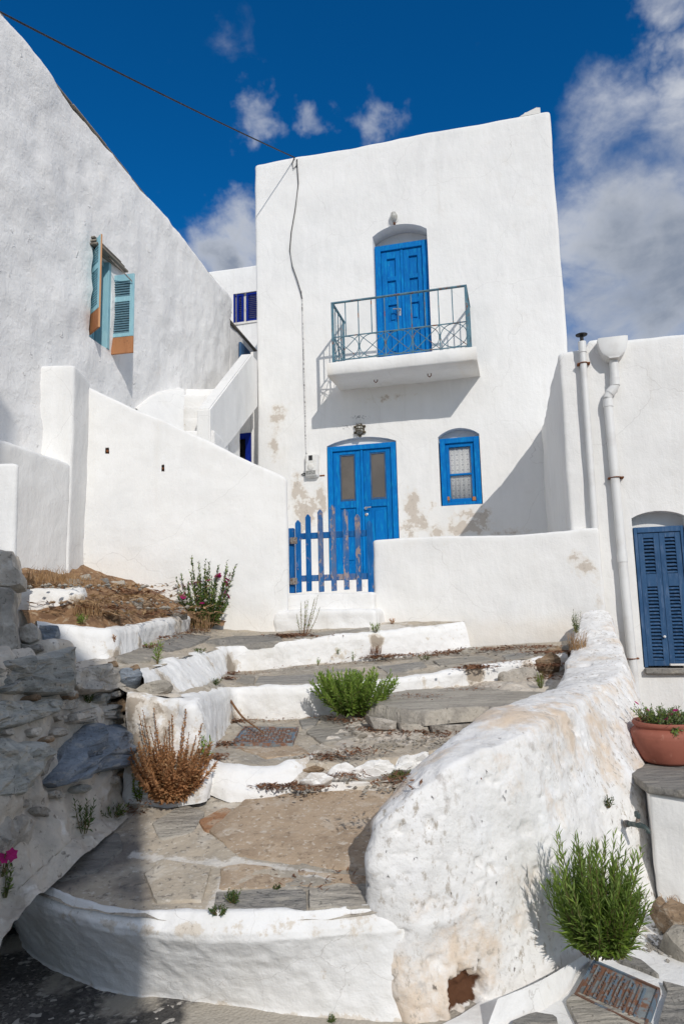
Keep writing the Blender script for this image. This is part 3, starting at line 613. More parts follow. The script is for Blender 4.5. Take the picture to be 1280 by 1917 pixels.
# iron railing
def railing(par):
    w = pr-.075; xl, xr = H.px(623, 620, w)[0], H.px(874, 600, w)[0]; zt = H.px(748, 552.5, w)[2]; zm = H.px(748, 617, w)[2]; zb = zt_+.035; yf = -w
    r = MB(); s = .019
    for x in (xl, xr): r.box(x-s, x+s, yf-s, yf+s, zt_-.02, zt, .003); r.box(x-s*.8, x+s*.8, -.09, -.055, zt_-.02, zt, .003)
    r.box(xl-s, xr+s, yf-.022, yf+.022, zt, zt+.022, .003)
    for x in (xl, xr): r.box(x-s, x+s, yf+.022, -.0, zt, zt+.022, .003)
    rl = r.build('railing', M['rail'], par)
    m_ = MB()
    m_.box(xl+s, xr-s, yf-.008, yf+.008, zm-.008, zm+.008, .002); rl2 = m_.build('cross_bar', M['rail'], rl)
    m_ = MB(); m_.box(xl+s, xr-s, yf-.008, yf+.008, zb-.008, zb+.008, .002); m_.build('cross_bar', M['rail'], rl)
    for x in (xl, xr):
        for z in (zm, zb): MB().box(x-.008, x+.008, yf+s, -.09, z-.008, z+.008, .002).build('cross_bar', M['rail'], rl)
    nb = 10; dx = (xr-xl)/nb; long_ = short = None
    for i in range(1, nb):
        x = xl+dx*i; lo = zt_-.01 if i % 2 == 0 else zm
        src = long_ if i % 2 == 0 else short
        if src is None:
            b = MB().box(-.0075, .0075, -.0075, .0075, lo, zt, .002).build('bar', M['rail'], rl, loc=(x, yf, 0))
            if i % 2 == 0: long_ = b
            else: short = b
        else: copy_to(src, rl, (x, yf, 0))
    zc_ = (zm+zb)/2; hh = (zm-zb)/2-.008; hw = dx-.010; ringo = diag = None
    for i in range(5):
        x = xl+dx*(2*i+1)
        if ringo is None:
            ringo = MB().tube([(hw*math.cos(a), 0, hh*math.sin(a)) for a in np.linspace(0, 2*math.pi, 33)[:-1]], .0065, 6, closed=True).build('ring', M['rail'], rl, loc=(x, yf, zc_))
            d = MB(); d.tube([(-dx+.01, .006, -hh), (dx-.01, .006, hh)], .006, 6); d.tube([(-dx+.01, -.006, hh), (dx-.01, -.006, -hh)], .006, 6); diag = d.build('diagonal_bars', M['rail'], rl, loc=(x, yf, zc_))
        else: copy_to(ringo, rl, (x, yf, zc_)); copy_to(diag, rl, (x, yf, zc_))
    # the two short sides
    dy = (w-.09)/4
    for x in (xl, xr):
        for k in range(1, 4):
            c = copy_to(long_ if k == 2 else short, rl, (x, yf+dy*k, 0))
        for k in (1, 3):
            q = MB().tube([(0, (dy-.008)*math.cos(a), hh*math.sin(a)) for a in np.linspace(0, 2*math.pi, 29)[:-1]], .0065, 6, closed=True).build('ring', M['rail'], rl, loc=(x, yf+dy*k, zc_))
            d = MB(); d.tube([(.006, -dy+.01, -hh), (.006, dy-.01, hh)], .006, 6); d.tube([(-.006, -dy+.01, hh), (-.006, dy-.01, -hh)], .006, 6); d.build('diagonal_bars', M['rail'], rl, loc=(x, yf+dy*k, zc_))
railing(house)
# ornaments on the roof corner
rx = H.px(985, 212)[0]; o_ = MB().lathe([(.20, -.06), (.19, .03), (.14, .10), (.07, .135), (.045, .16), (.05, .19), (.03, .215), (.005, .225)], 16).build('roof_knob', M['white'], house, loc=(rx, .28, zT))
MB().prism([(rx-.12, .02, zT-.01), (rx+.22, .02, zT-.01), (rx+.22, .02, zT+.085), (rx+.16, .02, zT+.10), (rx+.0, .02, zT+.045)], (0, .25, 0)).build('roof_tile', M['whitepaint'], house)

# lamps
def bulkhead(px, py, label, caged):
    q = H.px(px, py); loc = H.world((q[0], 0, q[2])); r = empty('wall_lamp', loc, -A, label=label, cat='wall lamp', group='bulkhead lamps on the house front')
    RX = Matrix.Rotation(math.pi/2, 4, 'X'); s = 1.0
    MB().lathe([(.075, 0), (.078, .02), (.07, .035)], 18, M=Matrix.Diagonal((1, 1, 1.3, 1)) @ RX).build('base', M['brass'] if caged else M['pvc'], r)
    MB().lathe([(.06, .03), (.058, .07), (.05, .10), (.03, .12), (.004, .128)], 18, M=Matrix.Diagonal((1, 1, 1.45, 1)) @ RX).build('glass', M['lampglass'], r)
    if caged:
        c = MB()
        for z in (-.045, .0, .045):
            rr = .068 if z == 0 else .062
            c.tube([(rr*math.cos(t), -.03-.105*abs(math.sin(t))**.7, z) for t in np.linspace(0, math.pi, 13)], .006, 6)
        for x in (-.035, .0, .035): c.tube([(x, -.03-.11*abs(math.sin(t))**.6, .092*math.cos(t)) for t in np.linspace(0, math.pi, 13)], .006, 6)
        for x, z in ((-.082, .05), (.082, .05), (-.082, -.05), (.082, -.05)): c.box(x-.016, x+.016, -.055, -.01, z-.014, z+.014, .004)
        c.box(-.015, .015, -.06, -.01, -.13, -.09, .004); c.build('cage', M['brass'], r)
    else:
        c = MB()
        for x in (-.03, 0, .03): c.tube([(x, -.03-.108*abs(math.sin(t))**.6, .09*math.cos(t)) for t in np.linspace(0, math.pi, 11)], .0035, 5)
        c.build('cage', M['pvc'], r); MB().box(-.015, .015, -.04, -.005, -.125, -.088, .004).build('latch', M['rust'], r)
bulkhead(674, 805, 'caged brass bulkhead lamp above the lower double door', True)
bulkhead(738, 409, 'pale dusty bulkhead lamp above the balcony door arch', False)

# electricity meter
mq = H.px(586, 874); mt_ = empty('electricity_meter', H.world((mq[0], 0, mq[2])), -A, label='ivory electricity meter box mounted left of the lower blue door', cat='electric meter')
b = MB(); b.box(-.11, .11, -.10, 0, -.19, .20, .02); b.box(-.10, .10, -.125, -.10, -.17, .02, .012); b.build('case', M['meterbox'], mt_)
MB().box(-.045, .02, -.106, -.098, .09, .175, .004).build('display', M['black'], mt_); MB().box(-.085, .075, -.132, -.124, -.15, -.085, .003).build('plate', M['label'], mt_)
MB().lathe([(.06, 0), (.058, .012), (.04, .024), (.01, .028)], 18, M=Matrix.Translation((-.005, -.12, -.02)) @ Matrix.Rotation(math.pi/2, 4, 'X')).build('dial_cover', M['meterbox'], mt_)
MB().tube([(-.10, -.02, -.13), (-.17, -.03, -.135), (-.20, -.02, -.12), (-.16, -.015, -.10), (-.10, -.02, -.11)], .008, 6).build('cable_stub', M['black'], mt_)
MB().box(.115, .20, -.02, 0, -.175, -.15, .004).build('side_bracket', M['rust'], mt_)

# cables
cpts = [(556, 300), (559, 345), (553, 395), (546, 435), (543, 470), (548, 500), (557, 525), (563, 545), (566, 560)]
bl = MB().tube([H.world((H.xz(*p)[0], -.022, H.xz(*p)[1])) for p in cpts], .0085, 6)
bl.tube([H.world((H.xz(*p)[0], -.03, H.xz(*p)[1])) for p in ((552, 296), (548, 308), (550, 318), (556, 312), (557, 300))], .008, 6)
tag(bl.build('wall_cable', M['black']), 'black cable hanging loosely down the upper left of the house front', 'cable')
cp2 = [(565, 545), (566, 580), (568, 640), (569, 700), (571, 760), (572, 820), (574, 855)]
tag(MB().tube([H.world((H.xz(*p)[0], -.008, H.xz(*p)[1])) for p in cp2], .010, 6).build('wall_cable', M['cord']), 'whitewashed cable running down the house front to the meter', 'cable')
a0 = np.array(H.world((H.xz(553, 297)[0], -.03, H.xz(553, 297)[1]))); a1 = P(0, 8, 6.2); a2 = a1+(a1-a0)*.6
pts = [a0+(a2-a0)*t - np.array([0, 0, .35*4*t*(1-t)*.25]) for t in np.linspace(0, 1, 30)]
tag(MB().tube(pts, .0105, 6).build('overhead_cable', M['black']), 'black overhead cable crossing the sky to the house roof', 'cable')

# ================================================================== LEFT HOUSE (raked by the sun)
LF = Fr(P(210, 1000, 8.4), -(math.pi/2-B))
lhouse = LF.root('house', label='white house on the left with lumpy raked wall and pale blue shutters', cat='house')
xe = LF.px(432, 600)[0]; zl = LF.px(300, 395)[2]; xn = LF.px(-420, 600)[0]
lw = plaster('wall', [(xn, 0), (xe, 0), (xe, 4.5), (xn, 4.5)], -.5, zl, .06, M['white_lump'], lhouse, r=.05, amp=((.035, .8, 2), (.022, 2.6, 3), (.006, 9, 2)), seed=11)
ol, orr = LF.px(171, 540)[0], LF.px(206, 580)[0]; oz1, oz0 = LF.px(190, 478)[2], LF.px(190, 645)[2]
cut(lw, [[(ol, oz0), (orr, oz0), (orr, oz1), (ol, oz1)]], -.3, .28)
cp = MB(); x = xn
while x < xe:
    l = random.uniform(.35, .8); cp.box(x, min(x+l-.01, xe+.02), +.015+random.uniform(-.010, .010), .35, zl-.006+random.uniform(-.004, .004), zl+.010+random.uniform(-.006, .006), .004); x += l
cp.build('roof_edge', M['paleslab'], lhouse)
# gable return past the corner + annex wall
MB().box(xe-.02, xe+.02, -.015, 0.02, LF.px(425, 575)[2]-.03, LF.px(425, 575)[2], .003).build('spout', M['brass'], lhouse)
def shutter(par, name, width, height, hinge, ang, bare, col_fr, col_sl, edge_mat=None, strap=False):
    """louvred leaf, local x from hinge outward; built about its hinge foot"""
    Mx = Matrix.Translation(hinge) @ Matrix.Rotation(ang, 4, 'Z'); st = .055; th = .024; hb = .21*height; f = MB()
    f.box(0, st, 0, th, hb, height, .003, Mx); f.box(width-st, width, 0, th, hb, height, .003, Mx)
    zz = [(hb, hb+.05), (hb+(height-hb)*.56, hb+(height-hb)*.56+.07), (height-.09, height)]
    for a, b in zz: f.box(st, width-st, 0, th, a, b, .003, Mx)
    s = f.build(name, col_fr, par)
    MB().box(0, width, .0, th, 0, hb-.002, .004, Mx).build('bottom_rail', bare, s)
    if edge_mat: MB().box(width+.001, width+.007, .002, th-.002, 0, height, .002, Mx).build('edge_strip', edge_mat, s)
    first = None
    for a, b in ((zz[0][1], zz[1][0]), (zz[1][1], zz[2][0])):
        n = max(6, int((b-a)/.030))
        for k in range(n):
            z = a+(b-a)*(k+.5)/n; R = Mx @ Matrix.Translation((0, th/2, z)) @ Matrix.Rotation(math.radians(62), 4, 'X')
            if first is None: first = MB().box(st, width-st, -.021, .021, -.004, .004, 0).build('slat', col_sl, s); first.matrix_local = R
            else: c = copy_to(first, s); c.matrix_local = R
    return s
hb0, ht0 = LF.px(172, 623)[2], LF.px(172, 450)[2]
pL = LF.px(171, 540, .03); zlow = LF.px(172, 622, .1)[2]; ztop = LF.px(172, 449, .1)[2]
v0 = P(168, 540, 7.93); v1 = P(186, 540, 7.70); l0, l1 = LF.loc(v0), LF.loc(v1); an = math.atan2(l1[1]-l0[1], l1[0]-l0[0])
shutter(lhouse, 'shutter', float(np.hypot(*(l1-l0)[:2])), LF.loc(P(172, 451, 7.85))[2]-LF.loc(P(172, 622, 7.85))[2], Vector((l0[0], l0[1], LF.loc(P(172, 622, 7.85))[2])), an, M['barewood'], M['aqua'], M['aqua'], M['palewood'])
v0 = P(203, 590, 8.30); v1 = P(250, 590, 8.24); l0, l1 = LF.loc(v0), LF.loc(v1); an = math.atan2(l1[1]-l0[1], l1[0]-l0[0]); zl0 = LF.loc(P(225, 662, 8.27))[2]
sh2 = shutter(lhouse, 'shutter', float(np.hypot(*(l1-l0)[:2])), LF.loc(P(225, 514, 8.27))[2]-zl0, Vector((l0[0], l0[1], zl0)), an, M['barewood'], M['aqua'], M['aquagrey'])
fr = MB(); fr.box(ol, ol+.05, .05, .14, oz0, oz1, .004); fr.box(orr-.06, orr, -.01, .16, oz0, oz1, .004); fr.box(ol+.05, orr-.06, .05, .14, oz1-.06, oz1, .004); fr.build('window_frame', M['aqua'], lhouse)
fr = MB(); fr.box(ol+.05, orr-.06, .16, .19, oz0, oz1-.06, .003)
for k in range(1, 4): fr.box(ol+.05+.09*k, ol+.056+.09*k, .15, .165, oz0, oz1-.06, .002)
fr.build('inner_board', M['aqua'], lhouse)
# old lintel boards over the opening
for k in range(3):
    MB().box(ol-.04+.02*k, orr+.26-.03*k, -.10+.035*k, .10, oz1+.008+.033*k, oz1+.036+.033*k, .006, Matrix.Translation((0, 0, .02*k)) ).build('lintel_slate', M['oldwood'], lhouse)
rd = MB(); rd.tube([LF.loc(P(193, 470, 8.0)), LF.loc(P(248, 527, 8.22))], .007, 6); rd.build('stay_rod', M['hinge'], lhouse)
# annex further up the lane
ax0, ax1 = xe+.02, xe+4.2; za = LF.px(439, 609)[2]
plaster('annex_wall', [(ax0, .03), (ax1, .03), (ax1, 3), (ax0, 3)], -.5, za, .2, M['white_lump'], lhouse, r=.04, seed=14)
MB().box(ax0-.1, ax1, -.012, .4, za-.004, za+.012, .003).build('annex_roof_edge', M['paleslab'], lhouse)
dxl, dxr = LF.px(449, 650)[0], LF.px(466, 660)[0]
MB().box(dxl, dxr, -.03, .02, 3.5, LF.px(449, 640)[2], .004).build('annex_door', M['navy'], lhouse)

# ================================================================== BACKGROUND HOUSE
BG = Fr(P(430, 600, 16.0), A)
bh = BG.root('house', label='white house behind the alley with a dark blue shuttered window', cat='house')
bl0, br0 = BG.px(330, 560)[0], BG.px(560, 560)[0]; zbt = BG.px(430, 503)[2]
bw = plaster('wall', [(bl0, 0), (br0, 0), (br0, 5), (bl0, 5)], -.5, zbt, .3, M['white'], bh, r=.05, seed=21)
bx0, bx1 = BG.px(437, 575)[0], BG.px(483, 575)[0]; bz1, bz0 = BG.px(456, 548)[2], BG.px(456, 603)[2]
cut(bw, [[(bx0, bz0), (bx1, bz0), (bx1, bz1), (bx0, bz1)]], -.3, .12)
MB().box(bx0-.02, bx1+.02, -.03, .05, bz0-.05, bz0, .004).build('window_sill', M['whitepaint'], bh)
w2 = (bx1-bx0-.03)/2
def louvre_panel(par, name, x0, x1, z0, z1, y, matf, mats, st=.05, mids=(), n=None, pitch=.045, th=.03):
    f = MB(); f.box(x0, x0+st, y, y+th, z0, z1, .003); f.box(x1-st, x1, y, y+th, z0, z1, .003); zs = [(z0, z0+st)]+list(mids)+[(z1-st, z1)]
    for a, b in zs: f.box(x0+st, x1-st, y, y+th, a, b, .003)
    s = f.build(name, matf, par); first = None
    for (a0_, a), (b, _) in zip(zs[:-1], zs[1:]):
        k = max(3, int((b-a)/pitch))
        for i in range(k):
            z = a+(b-a)*(i+.5)/k; R = Matrix.Translation(((x0+x1)/2, y+th/2, z)) @ Matrix.Rotation(math.radians(35), 4, 'X')
            if first is None: first = MB().box(-(x1-x0)/2+st, (x1-x0)/2-st, -pitch*.62, pitch*.62, -.004, .004, 0).build('slat', mats, s); first.matrix_local = R
            else: copy_to(first, s).matrix_local = R
    return s
g0 = BG.px(442, 575)[0]
MB().box(bx0, bx0+.035, .0, .06, bz0, bz1, .003).build('window_frame', M['darkblue'], bh)
MB().box(bx0+.035, bx1, .075, .09, bz0, bz1, 0).build('inner_board', M['whitepaint'], bh)
louvre_panel(bh, 'shutter', bx0+.075, BG.px(455.5, 575)[0], bz0+.01, bz1-.01, .02, M['darkblue'], M['darkblue'])
louvre_panel(bh, 'shutter', BG.px(460.5, 575)[0], BG.px(476.5, 575)[0]+.12, bz0+.01, bz1-.01, .02, M['darkblue'], M['darkblue'])

# ================================================================== OUTSIDE STAIR, PARAPET, PASSAGE
p_n = P(393, 765, 9.3); p_f = H.world((uL+.02, -.02, 0)); dirp = np.array([p_f[0]-p_n[0], p_f[1]-p_n[1], 0]); lenp = np.linalg.norm(dirp); dirp /= lenp
PFr = Fr(p_n, math.atan2(-dirp[1], dirp[0]))
par = PFr.root('stair_wall', label='white slanting stair parapet squeezed between the left house and the balcony house', cat='stair wall')
x_top0, z_top0 = 0.0, PFr.loc(p_n)[2]; zf_ = PFr.xz(471, 662)[1]; xf_ = PFr.xz(471, 662)[0]
ptsl = [(0, z_top0), (xf_, zf_), (lenp+.05, zf_+.02), (lenp+.05, PFr.xz(478, 757)[1]), PFr.xz(443, 815), (0.0, PFr.xz(400, 815)[1]-.5)]
pm = MB().prism([(x, 0, z) for x, z in ptsl], (0, .19, 0)); bmesh.ops.bevel(pm.bm, geom=pm.bm.edges[:], offset=.02, segments=2, affect='EDGES'); pm.build('parapet', M['white'], par)
# lower flank running down to the right
fl0 = P(375, 758, 9.28); fl1 = P(560, 925, 8.9)
ff = MB().prism([P(374, 759, 9.25), P(393, 766, 9.22), P(443, 818, 9.1), P(495, 869, 9.0), P(560, 925, 8.9), P(560, 1100, 8.9), P(374, 1100, 9.25)], (.06, .22, 0)); bmesh.ops.bevel(ff.bm, geom=ff.bm.edges[:], offset=.015, segments=2, affect='EDGES'); ff.build('flank', M['white'], par)
# steps behind the big wall
stair = empty('staircase', P(350, 790, 9.6), 0, label='cream whitewashed outside steps rising beside the left house', cat='staircase')
sb = np.array(stair.location); stw = lambda p: np.asarray(p)-sb
for k, (xa, ya, xb, yb, Y) in enumerate(((300, 800, 392, 812, 9.35), (316, 779, 392, 786, 9.65), (330, 757, 392, 764, 9.95), (344, 736, 400, 742, 10.25), (352, 728, 418, 727, 10.55))):
    t0, t1 = P(xa-30, ya, Y), P(xb+10, yb, Y); z = (t0[2]+t1[2])/2
    q = [(t0[0]-.5, t0[1]), (t1[0], t1[1]), (t1[0]+.05, t1[1]+.9), (t0[0]-.4, t0[1]+.9)]
    q = [(a-sb[0], b_-sb[1]) for a, b_ in q]
    so = plaster('step', q, -3.2, z-sb[2], .06, M['white_step'], stair, r=.03, amp=((.012, 3, 3),), seed=30+k)
c0 = P(262, 760, 8.9); lo = loft('haunch', [[stw(P(250, 815, 8.6)), stw(P(300, 825, 8.9)), stw(P(345, 840, 9.2))], [stw(P(258, 766, 8.9)), stw(P(290, 738, 9.3)), stw(P(345, 728, 9.9))], [stw(P(240, 760, 9.2)), stw(P(270, 735, 9.8)), stw(P(330, 724, 10.4))], ], .05, M['white'], stair, amp=((.01, 2),))
# dark doorway under the stair
PD = P(456, 820, 12.2)
pdoor = empty('alley_door', (PD[0], PD[1], 3.2), -A, label='dark blue door in shade under the stair arch', cat='door')
dz = 4.75-3.2
MB().box(-.55, .12, .03, .06, -.8, dz, 0).build('leaf', M['dark'], pdoor); q = MB(); q.box(.04, .14, -.02, .06, -.8, dz+.1, .004); q.box(-.55, .04, -.02, .06, dz, dz+.1, .004); q.build('door_frame', M['darkblue'], pdoor)  # the leaf is a near-black sheet standing in for the dark interior
q = MB(); q.box(.14, .5, -.0, .3, -1.5, dz+1.6, .01); q.box(-1.2, .14, -.0, .3, dz+.1, dz+1.2, .01); q.build('surround', M['white'], pdoor)

# ================================================================== BIG WHITE WALL + PIER + LOW WALL + PILLAR (left)
b0, b1 = P(163, 1000, 7.5), P(541, 1000, 8.0); BW = Fr(b0, -math.atan2(b1[1]-b0[1], b1[0]-b0[0]))
bwall = BW.root('garden_wall', label='large smooth white wall sloping down to the gate, with two small holes', cat='wall')
xb1 = BW.px(540, 1000)[0]
tp = [BW.xz(*p) for p in ((150, 716), (163, 721), (250, 762), (310, 785), (375, 816), (443, 851), (500, 876), (540, 895))]
tx, tz = [a for a, _ in tp], [b_ for _, b_ in tp]
bm_ = plaster('wall', [(-.1, 0), (xb1, 0), (xb1, .26), (-.1, .26)], .6, lambda x, y: np.interp(x, tx, tz), .035, M['white'], bwall, r=.045, amp=((.014, .9, 2), (.006, 4, 3)), seed=41)
def hole(px, py, w, h): x, z = BW.xz(px, py); return [(x-w/2, z-h/2), (x+w/2, z-h/2), (x+w/2*.8, z+h/2), (x-w/2*.9, z+h/2*.9)]
cut(bm_, [hole(201, 843, .045, .07), hole(305.5, 876, .034, .08)], -.2, .12)
c = coords(bm_); zz = np.array([.0]); setattr_pts(bm_, 'warm', np.clip(1.0-(c[:, 2]-(2.15-.33*c[:, 0]))/.7, 0, 1)*.75)
for px, py, w in ((201, 843, .03), (305.5, 876, .024)):
    x, z = BW.xz(px, py); MB().lathe([(w*.5, -.03), (w*.5, .06), (w*.38, .06)], 12, M=Matrix.Translation((x, .08, z)) @ Matrix.Rotation(math.pi/2, 4, 'X')).build('drain_pipe', M['rust'], bwall)
e = [LF.world((LF.px(78, 800)[0], .1, 0)), P(133.5, 900, 6.98), P(163.5, 900, 7.52), LF.world((LF.px(120, 800)[0]+.5, .3, 0))]
pier = plaster('pier', [tuple(BW.loc(q)[:2]) for q in e], .6, BW.loc(P(140, 684, 7.0))[2], .05, M['white'], bwall, r=.03, amp=((.008, 1.5, 2), (.004, 5, 2)), seed=43)
q0, q1 = P(132.5, 900, 7.0), P(33, 900, 6.2); q2 = q1+(q1-q0)*1.6
lowz = P(133, 868, 7.0)[2]
inn = np.array([-.28, .05, 0])
lowall = plaster('garden_wall', [tuple(q[:2]) for q in (q0, q2, q2+inn, q0+inn)], .6, lowz, .05, M['white'], None, r=.035, amp=((.010, 1.5, 2), (.006, 6, 3)), seed=45)
tag(lowall, 'low greyish rendered wall with faint plank lines below the pier', 'wall')
pl = plaster('gate_pillar', [(-2.9, 4.5), (float(P(35, 950, 4.5)[0]), 4.5), (float(P(33, 950, 4.95)[0]), 4.95), (-2.9, 4.95)], 1.0, 1.65+(1163-861)*4.5/1320, .05, M['white'], None, r=.03, amp=((.008, 2, 2),), seed=47)
tag(pl, 'grey shaded rendered pillar at the left edge above the stones', 'pillar')

# ================================================================== TERRACE WALL, GATE
TF = Fr(P(697, 1060, 8.1), A)
tw = TF.root('terrace_wall', label='low white courtyard wall to the right of the blue gate', cat='wall')
xt0, xt1 = TF.px(698, 1060)[0], TF.px(1127, 1060)[0]; zt1 = TF.px(850, 1003)[2]
twall = plaster('wall', [(xt0, 0), (xt1, 0), (xt1, .24), (xt0, .24)], .6, lambda x, y: zt1+.012*np.sin(x*3)+.03*(x > xt1-.35)*(x-xt1+.35), .04, M['white'], tw, r=.035, amp=((.014, 1.0, 2), (.007, 4, 3)), seed=51)
stain(twall, 'patch', [(1095, 1060, .14, .12, .62), (1080, 1045, .12, .10, .58), (1120, 1100, .08, .3, .50), (830, 1015, .04, .2, .5)], TF)
c = coords(twall); setattr_pts(twall, 'warm', np.clip(1-(c[:, 2]-1.45)/.35, 0, 1)*.9)
# lower plinth fading into the wall
gx0, gx1 = TF.px(541, 1060)[0], TF.px(698, 1060)[0]
g = TF.root('garden_gate', label='weathered blue picket gate hinged on the big white wall', cat='gate')
zg1 = TF.px(620, 1001, .02)[2]; zg0 = TF.px(620, 1081, .02)[2]; zbm = TF.px(620, 1108, .02)[2]
MB().box(gx0+.005, TF.px(551, 1060)[0], -.02, .045, zbm, TF.px(546, 989)[2], .004).build('hinge_post', M['gateblue'], g)
tops = [(559, 974), (578, 963), (601, 954), (624.5, 945), (648, 953), (671, 963), (693, 975)]
for k, (px, py) in enumerate(tops):
    x = TF.px(px, 1050, .03)[0]; z = TF.px(px, py, .03)[2]; w = .033 if k in (0, 6) else .031; zb = zbm+random.uniform(-.01, .02)
    if k == 6: zb = TF.px(693, 1110, .03)[2]
    m_ = MB().prism([(x-w, -.045, zb), (x+w, -.045, zb+.004), (x+w, -.045, z-.035), (x+.006, -.045, z), (x-.006, -.045, z), (x-w, -.045, z-.035)], (0, .022, 0))
    bmesh.ops.bevel(m_.bm, geom=m_.bm.edges[:], offset=.002, segments=1, affect='EDGES')
    m_.build('picket', M['gateblue_worn'] if k in (2, 3, 4, 5) else M['gateblue'], g)
for z, mt_r in ((zg1, 'gateblue'), (zg0, 'gateblue_worn')):
    MB().box(TF.px(556, 1060)[0], TF.px(694, 1060)[0], -.0215, .01, z-.036, z+.036, .003).build('gate_rail', M[mt_r], g)
for py in (1012, 1088):
    x, z = TF.xz(549.5, py, .05); m_ = MB(); m_.box(x-.045, x-.004, -.054, -.047, z-.038, z+.038, .002); m_.box(x+.004, x+.045, -.054, -.047, z-.038, z+.038, .002); m_.tube([(x, -.055, z-.04), (x, -.055, z+.04)], .008, 8)
    for sx_ in (-.025, .025):
        for sz_ in (-.02, .02): m_.lathe([(.005, 0), (.004, .003)], 8, M=Matrix.Translation((x+sx_, -.054, z+sz_)) @ Matrix.Rotation(math.pi/2, 4, 'X'))
    m_.build('hinge', M['hinge'], g)
# courtyard floor and door step
yard = plaster('courtyard', [tuple(TF.world((a, b_, 0))[:2]) for a, b_ in ((gx0-1.6, .28), (xt1+.2, .28), (xt1+.9, 3.25), (gx0-1.4, 3.25))], .4, TF.px(620, 1108)[2]-.02, .3, M['white_step'], None, r=.02, seed=53)
tag(yard, kind='structure')
ds = plaster('door_step', [(d1l-.35, -.75), (d1r+.15, -.75), (d1r+.15, .1), (d1l-.35, .1)], 1.0, H.px(680, 1078, .0)[2]-.035, .05, M['white_step'], house, r=.03, amp=((.008, 3),), seed=54)

# ================================================================== RIGHT HOUSE
RF = Fr(P(1127, 1000, 7.62), A)
rh = RF.root('house', label='white house on the right with navy louvred shutter doors', cat='house')
rx0 = RF.px(1054, 820)[0]; rz = RF.px(1200, 632)[2]; zs = RF.px(1042, 659)[2]
bx = RF.px(1120, 640)[0]; zbump = RF.px(1110, 636)[2]
def rtop(x, y): return np.where(x < RF.px(1098, 650)[0], zs + .0*x, np.where(x < RF.px(1128, 650)[0], zbump, rz+.01)) 
rfac = RF.loc(H.world((H.px(1016, 860)[0], .1, 0)))
q = H.px(1016, 860)[0]; wl = H.world((q, .15, 0)); bl_ = RF.loc(wl)
rwall = plaster('wall', [(rx0, 0), (rx0+5, 0), (rx0+5, 3.6), (bl_[0]+.0, bl_[1])], -.5, lambda x, y: np.interp(x, [rx0, RF.px(1096, 650)[0], RF.px(1102, 650)[0], RF.px(1124, 650)[0], RF.px(1130, 650)[0], RF.px(1165, 650)[0], 9], [zs, zs+.01, zbump, zbump, zs+.06, rz, rz+.02]) - .13*np.clip((y-1.2)/.6, 0, 1)*(x < rx0+.9), .05, M['white'], rh, r=.05, amp=((.016, 1.0, 2), (.006, 4, 2)), seed=61)
sx0 = RF.px(1187, 1010)[0]; sx1 = sx0+.56; sz1 = RF.px(1230, 985)[2]; sz0 = RF.px(1240, 1250)[2]
sx_m = (RF.px(1242, 1100)[0])
sx1 = sx_m+(sx_m-sx0)
cut(rwall, [arch(sx0-.015, sx1+.015, RF.px(1236, 956)[2], RF.px(1187, 970)[2], sz0)], -.3, .16)
fr = MB(); fr.box(sx0, sx0+.035, .03, .12, sz0, sz1, .004); fr.box(sx1-.035, sx1, .03, .12, sz0, sz1, .004); fr.box(sx0+.035, sx1-.035, .03, .12, sz1-.06, sz1, .004); fr.build('door_frame', M['navy'], rh)
for a, b_ in ((sx0+.038, sx_m-.001), (sx_m+.001, sx1-.038)):
    zq = lambda py: RF.px(1220, py)[2]
    louvre_panel(rh, 'shutter_door', a, b_, sz0+.015, sz1-.063, .045, M['navy'], M['navy'], st=.055, mids=[(zq(1098), zq(1074))], pitch=.036, th=.035)
MB().box(sx0+.04, sx1-.04, .10, .11, sz0+.01, sz1-.065, 0).build('inner_board', M['dark'], rh)  # near-black sheet paints the shade seen between the slats
MB().lathe([(.008, 0), (.012, .01), (.014, .022), (.004, .03)], 10, M=Matrix.Translation((RF.px(1246, 1192)[0]-.01, .043, RF.px(1246, 1192)[2])) @ Matrix.Rotation(math.pi/2, 4, 'X')).build('door_knob', M['pvc'], rh)
MB().box(sx0-.01, sx1+.12, -.07, .16, sz0-.06, sz0, .008).build('door_sill', M['slate'], rh)
pk = RF.root('plank', label='white painted plank lying on the sill of the navy shutters', cat='plank')
x, z = RF.xz(1252, 1248); MB().box(x, x+.45, -.06, .0, sz0+.022, sz0+.042, .004).build('board', M['whitepaint'], pk)
MB().box(x+.12, x+.19, -.06, .01, sz0+.001, sz0+.021, .004).build('stone_chock', M['slate'], pk)
# vent pipe
vp = RF.root('vent_pipe', label='slim white vent pipe with a black cap beside the courtyard wall', cat='pipe')
v0 = RF.px(1088.5, 640, .07); v1 = RF.px(1113, 995, .07); m_ = MB(); m_.tube([(v0[0], -.07, v0[2]), (v1[0], -.07, v1[2]-.6)], .036, 14); m_.tube([(v0[0], -.07, RF.px(1089, 640, .07)[2]), (v0[0], -.07, RF.px(1090, 660, .07)[2])], .043, 14); m_.build('pipe', M['pvc'], vp)
m_ = MB(); zc_ = RF.px(1088, 626, .07)[2]; m_.lathe([(.02, -.07), (.02, -.012), (.062, -.012), (.066, -.002), (.03, .012), (.002, .014)], 16, c=(v0[0], -.07, zc_)); m_.build('cap', M['black'], vp)
def bracket(parent, x, z, r, y=-.07):
    m_ = MB(); m_.tube([(x+(r+.006)*math.cos(t), y+(r+.006)*math.sin(t), z) for t in np.linspace(0, 2*math.pi, 19)[:-1]], .006, 6, closed=True); m_.box(x+r, x+r+.035, y-.008, y+.07, z-.008, z+.008, .002); m_.box(x-r-.03, x-r, y-.008, y+.07, z-.008, z+.008, .002); m_.build('bracket', M['rust'], parent)
bz = RF.px(1091, 680, .07); bracket(vp, v0[0]+(v1[0]-v0[0])*.1, bz[2], .036)
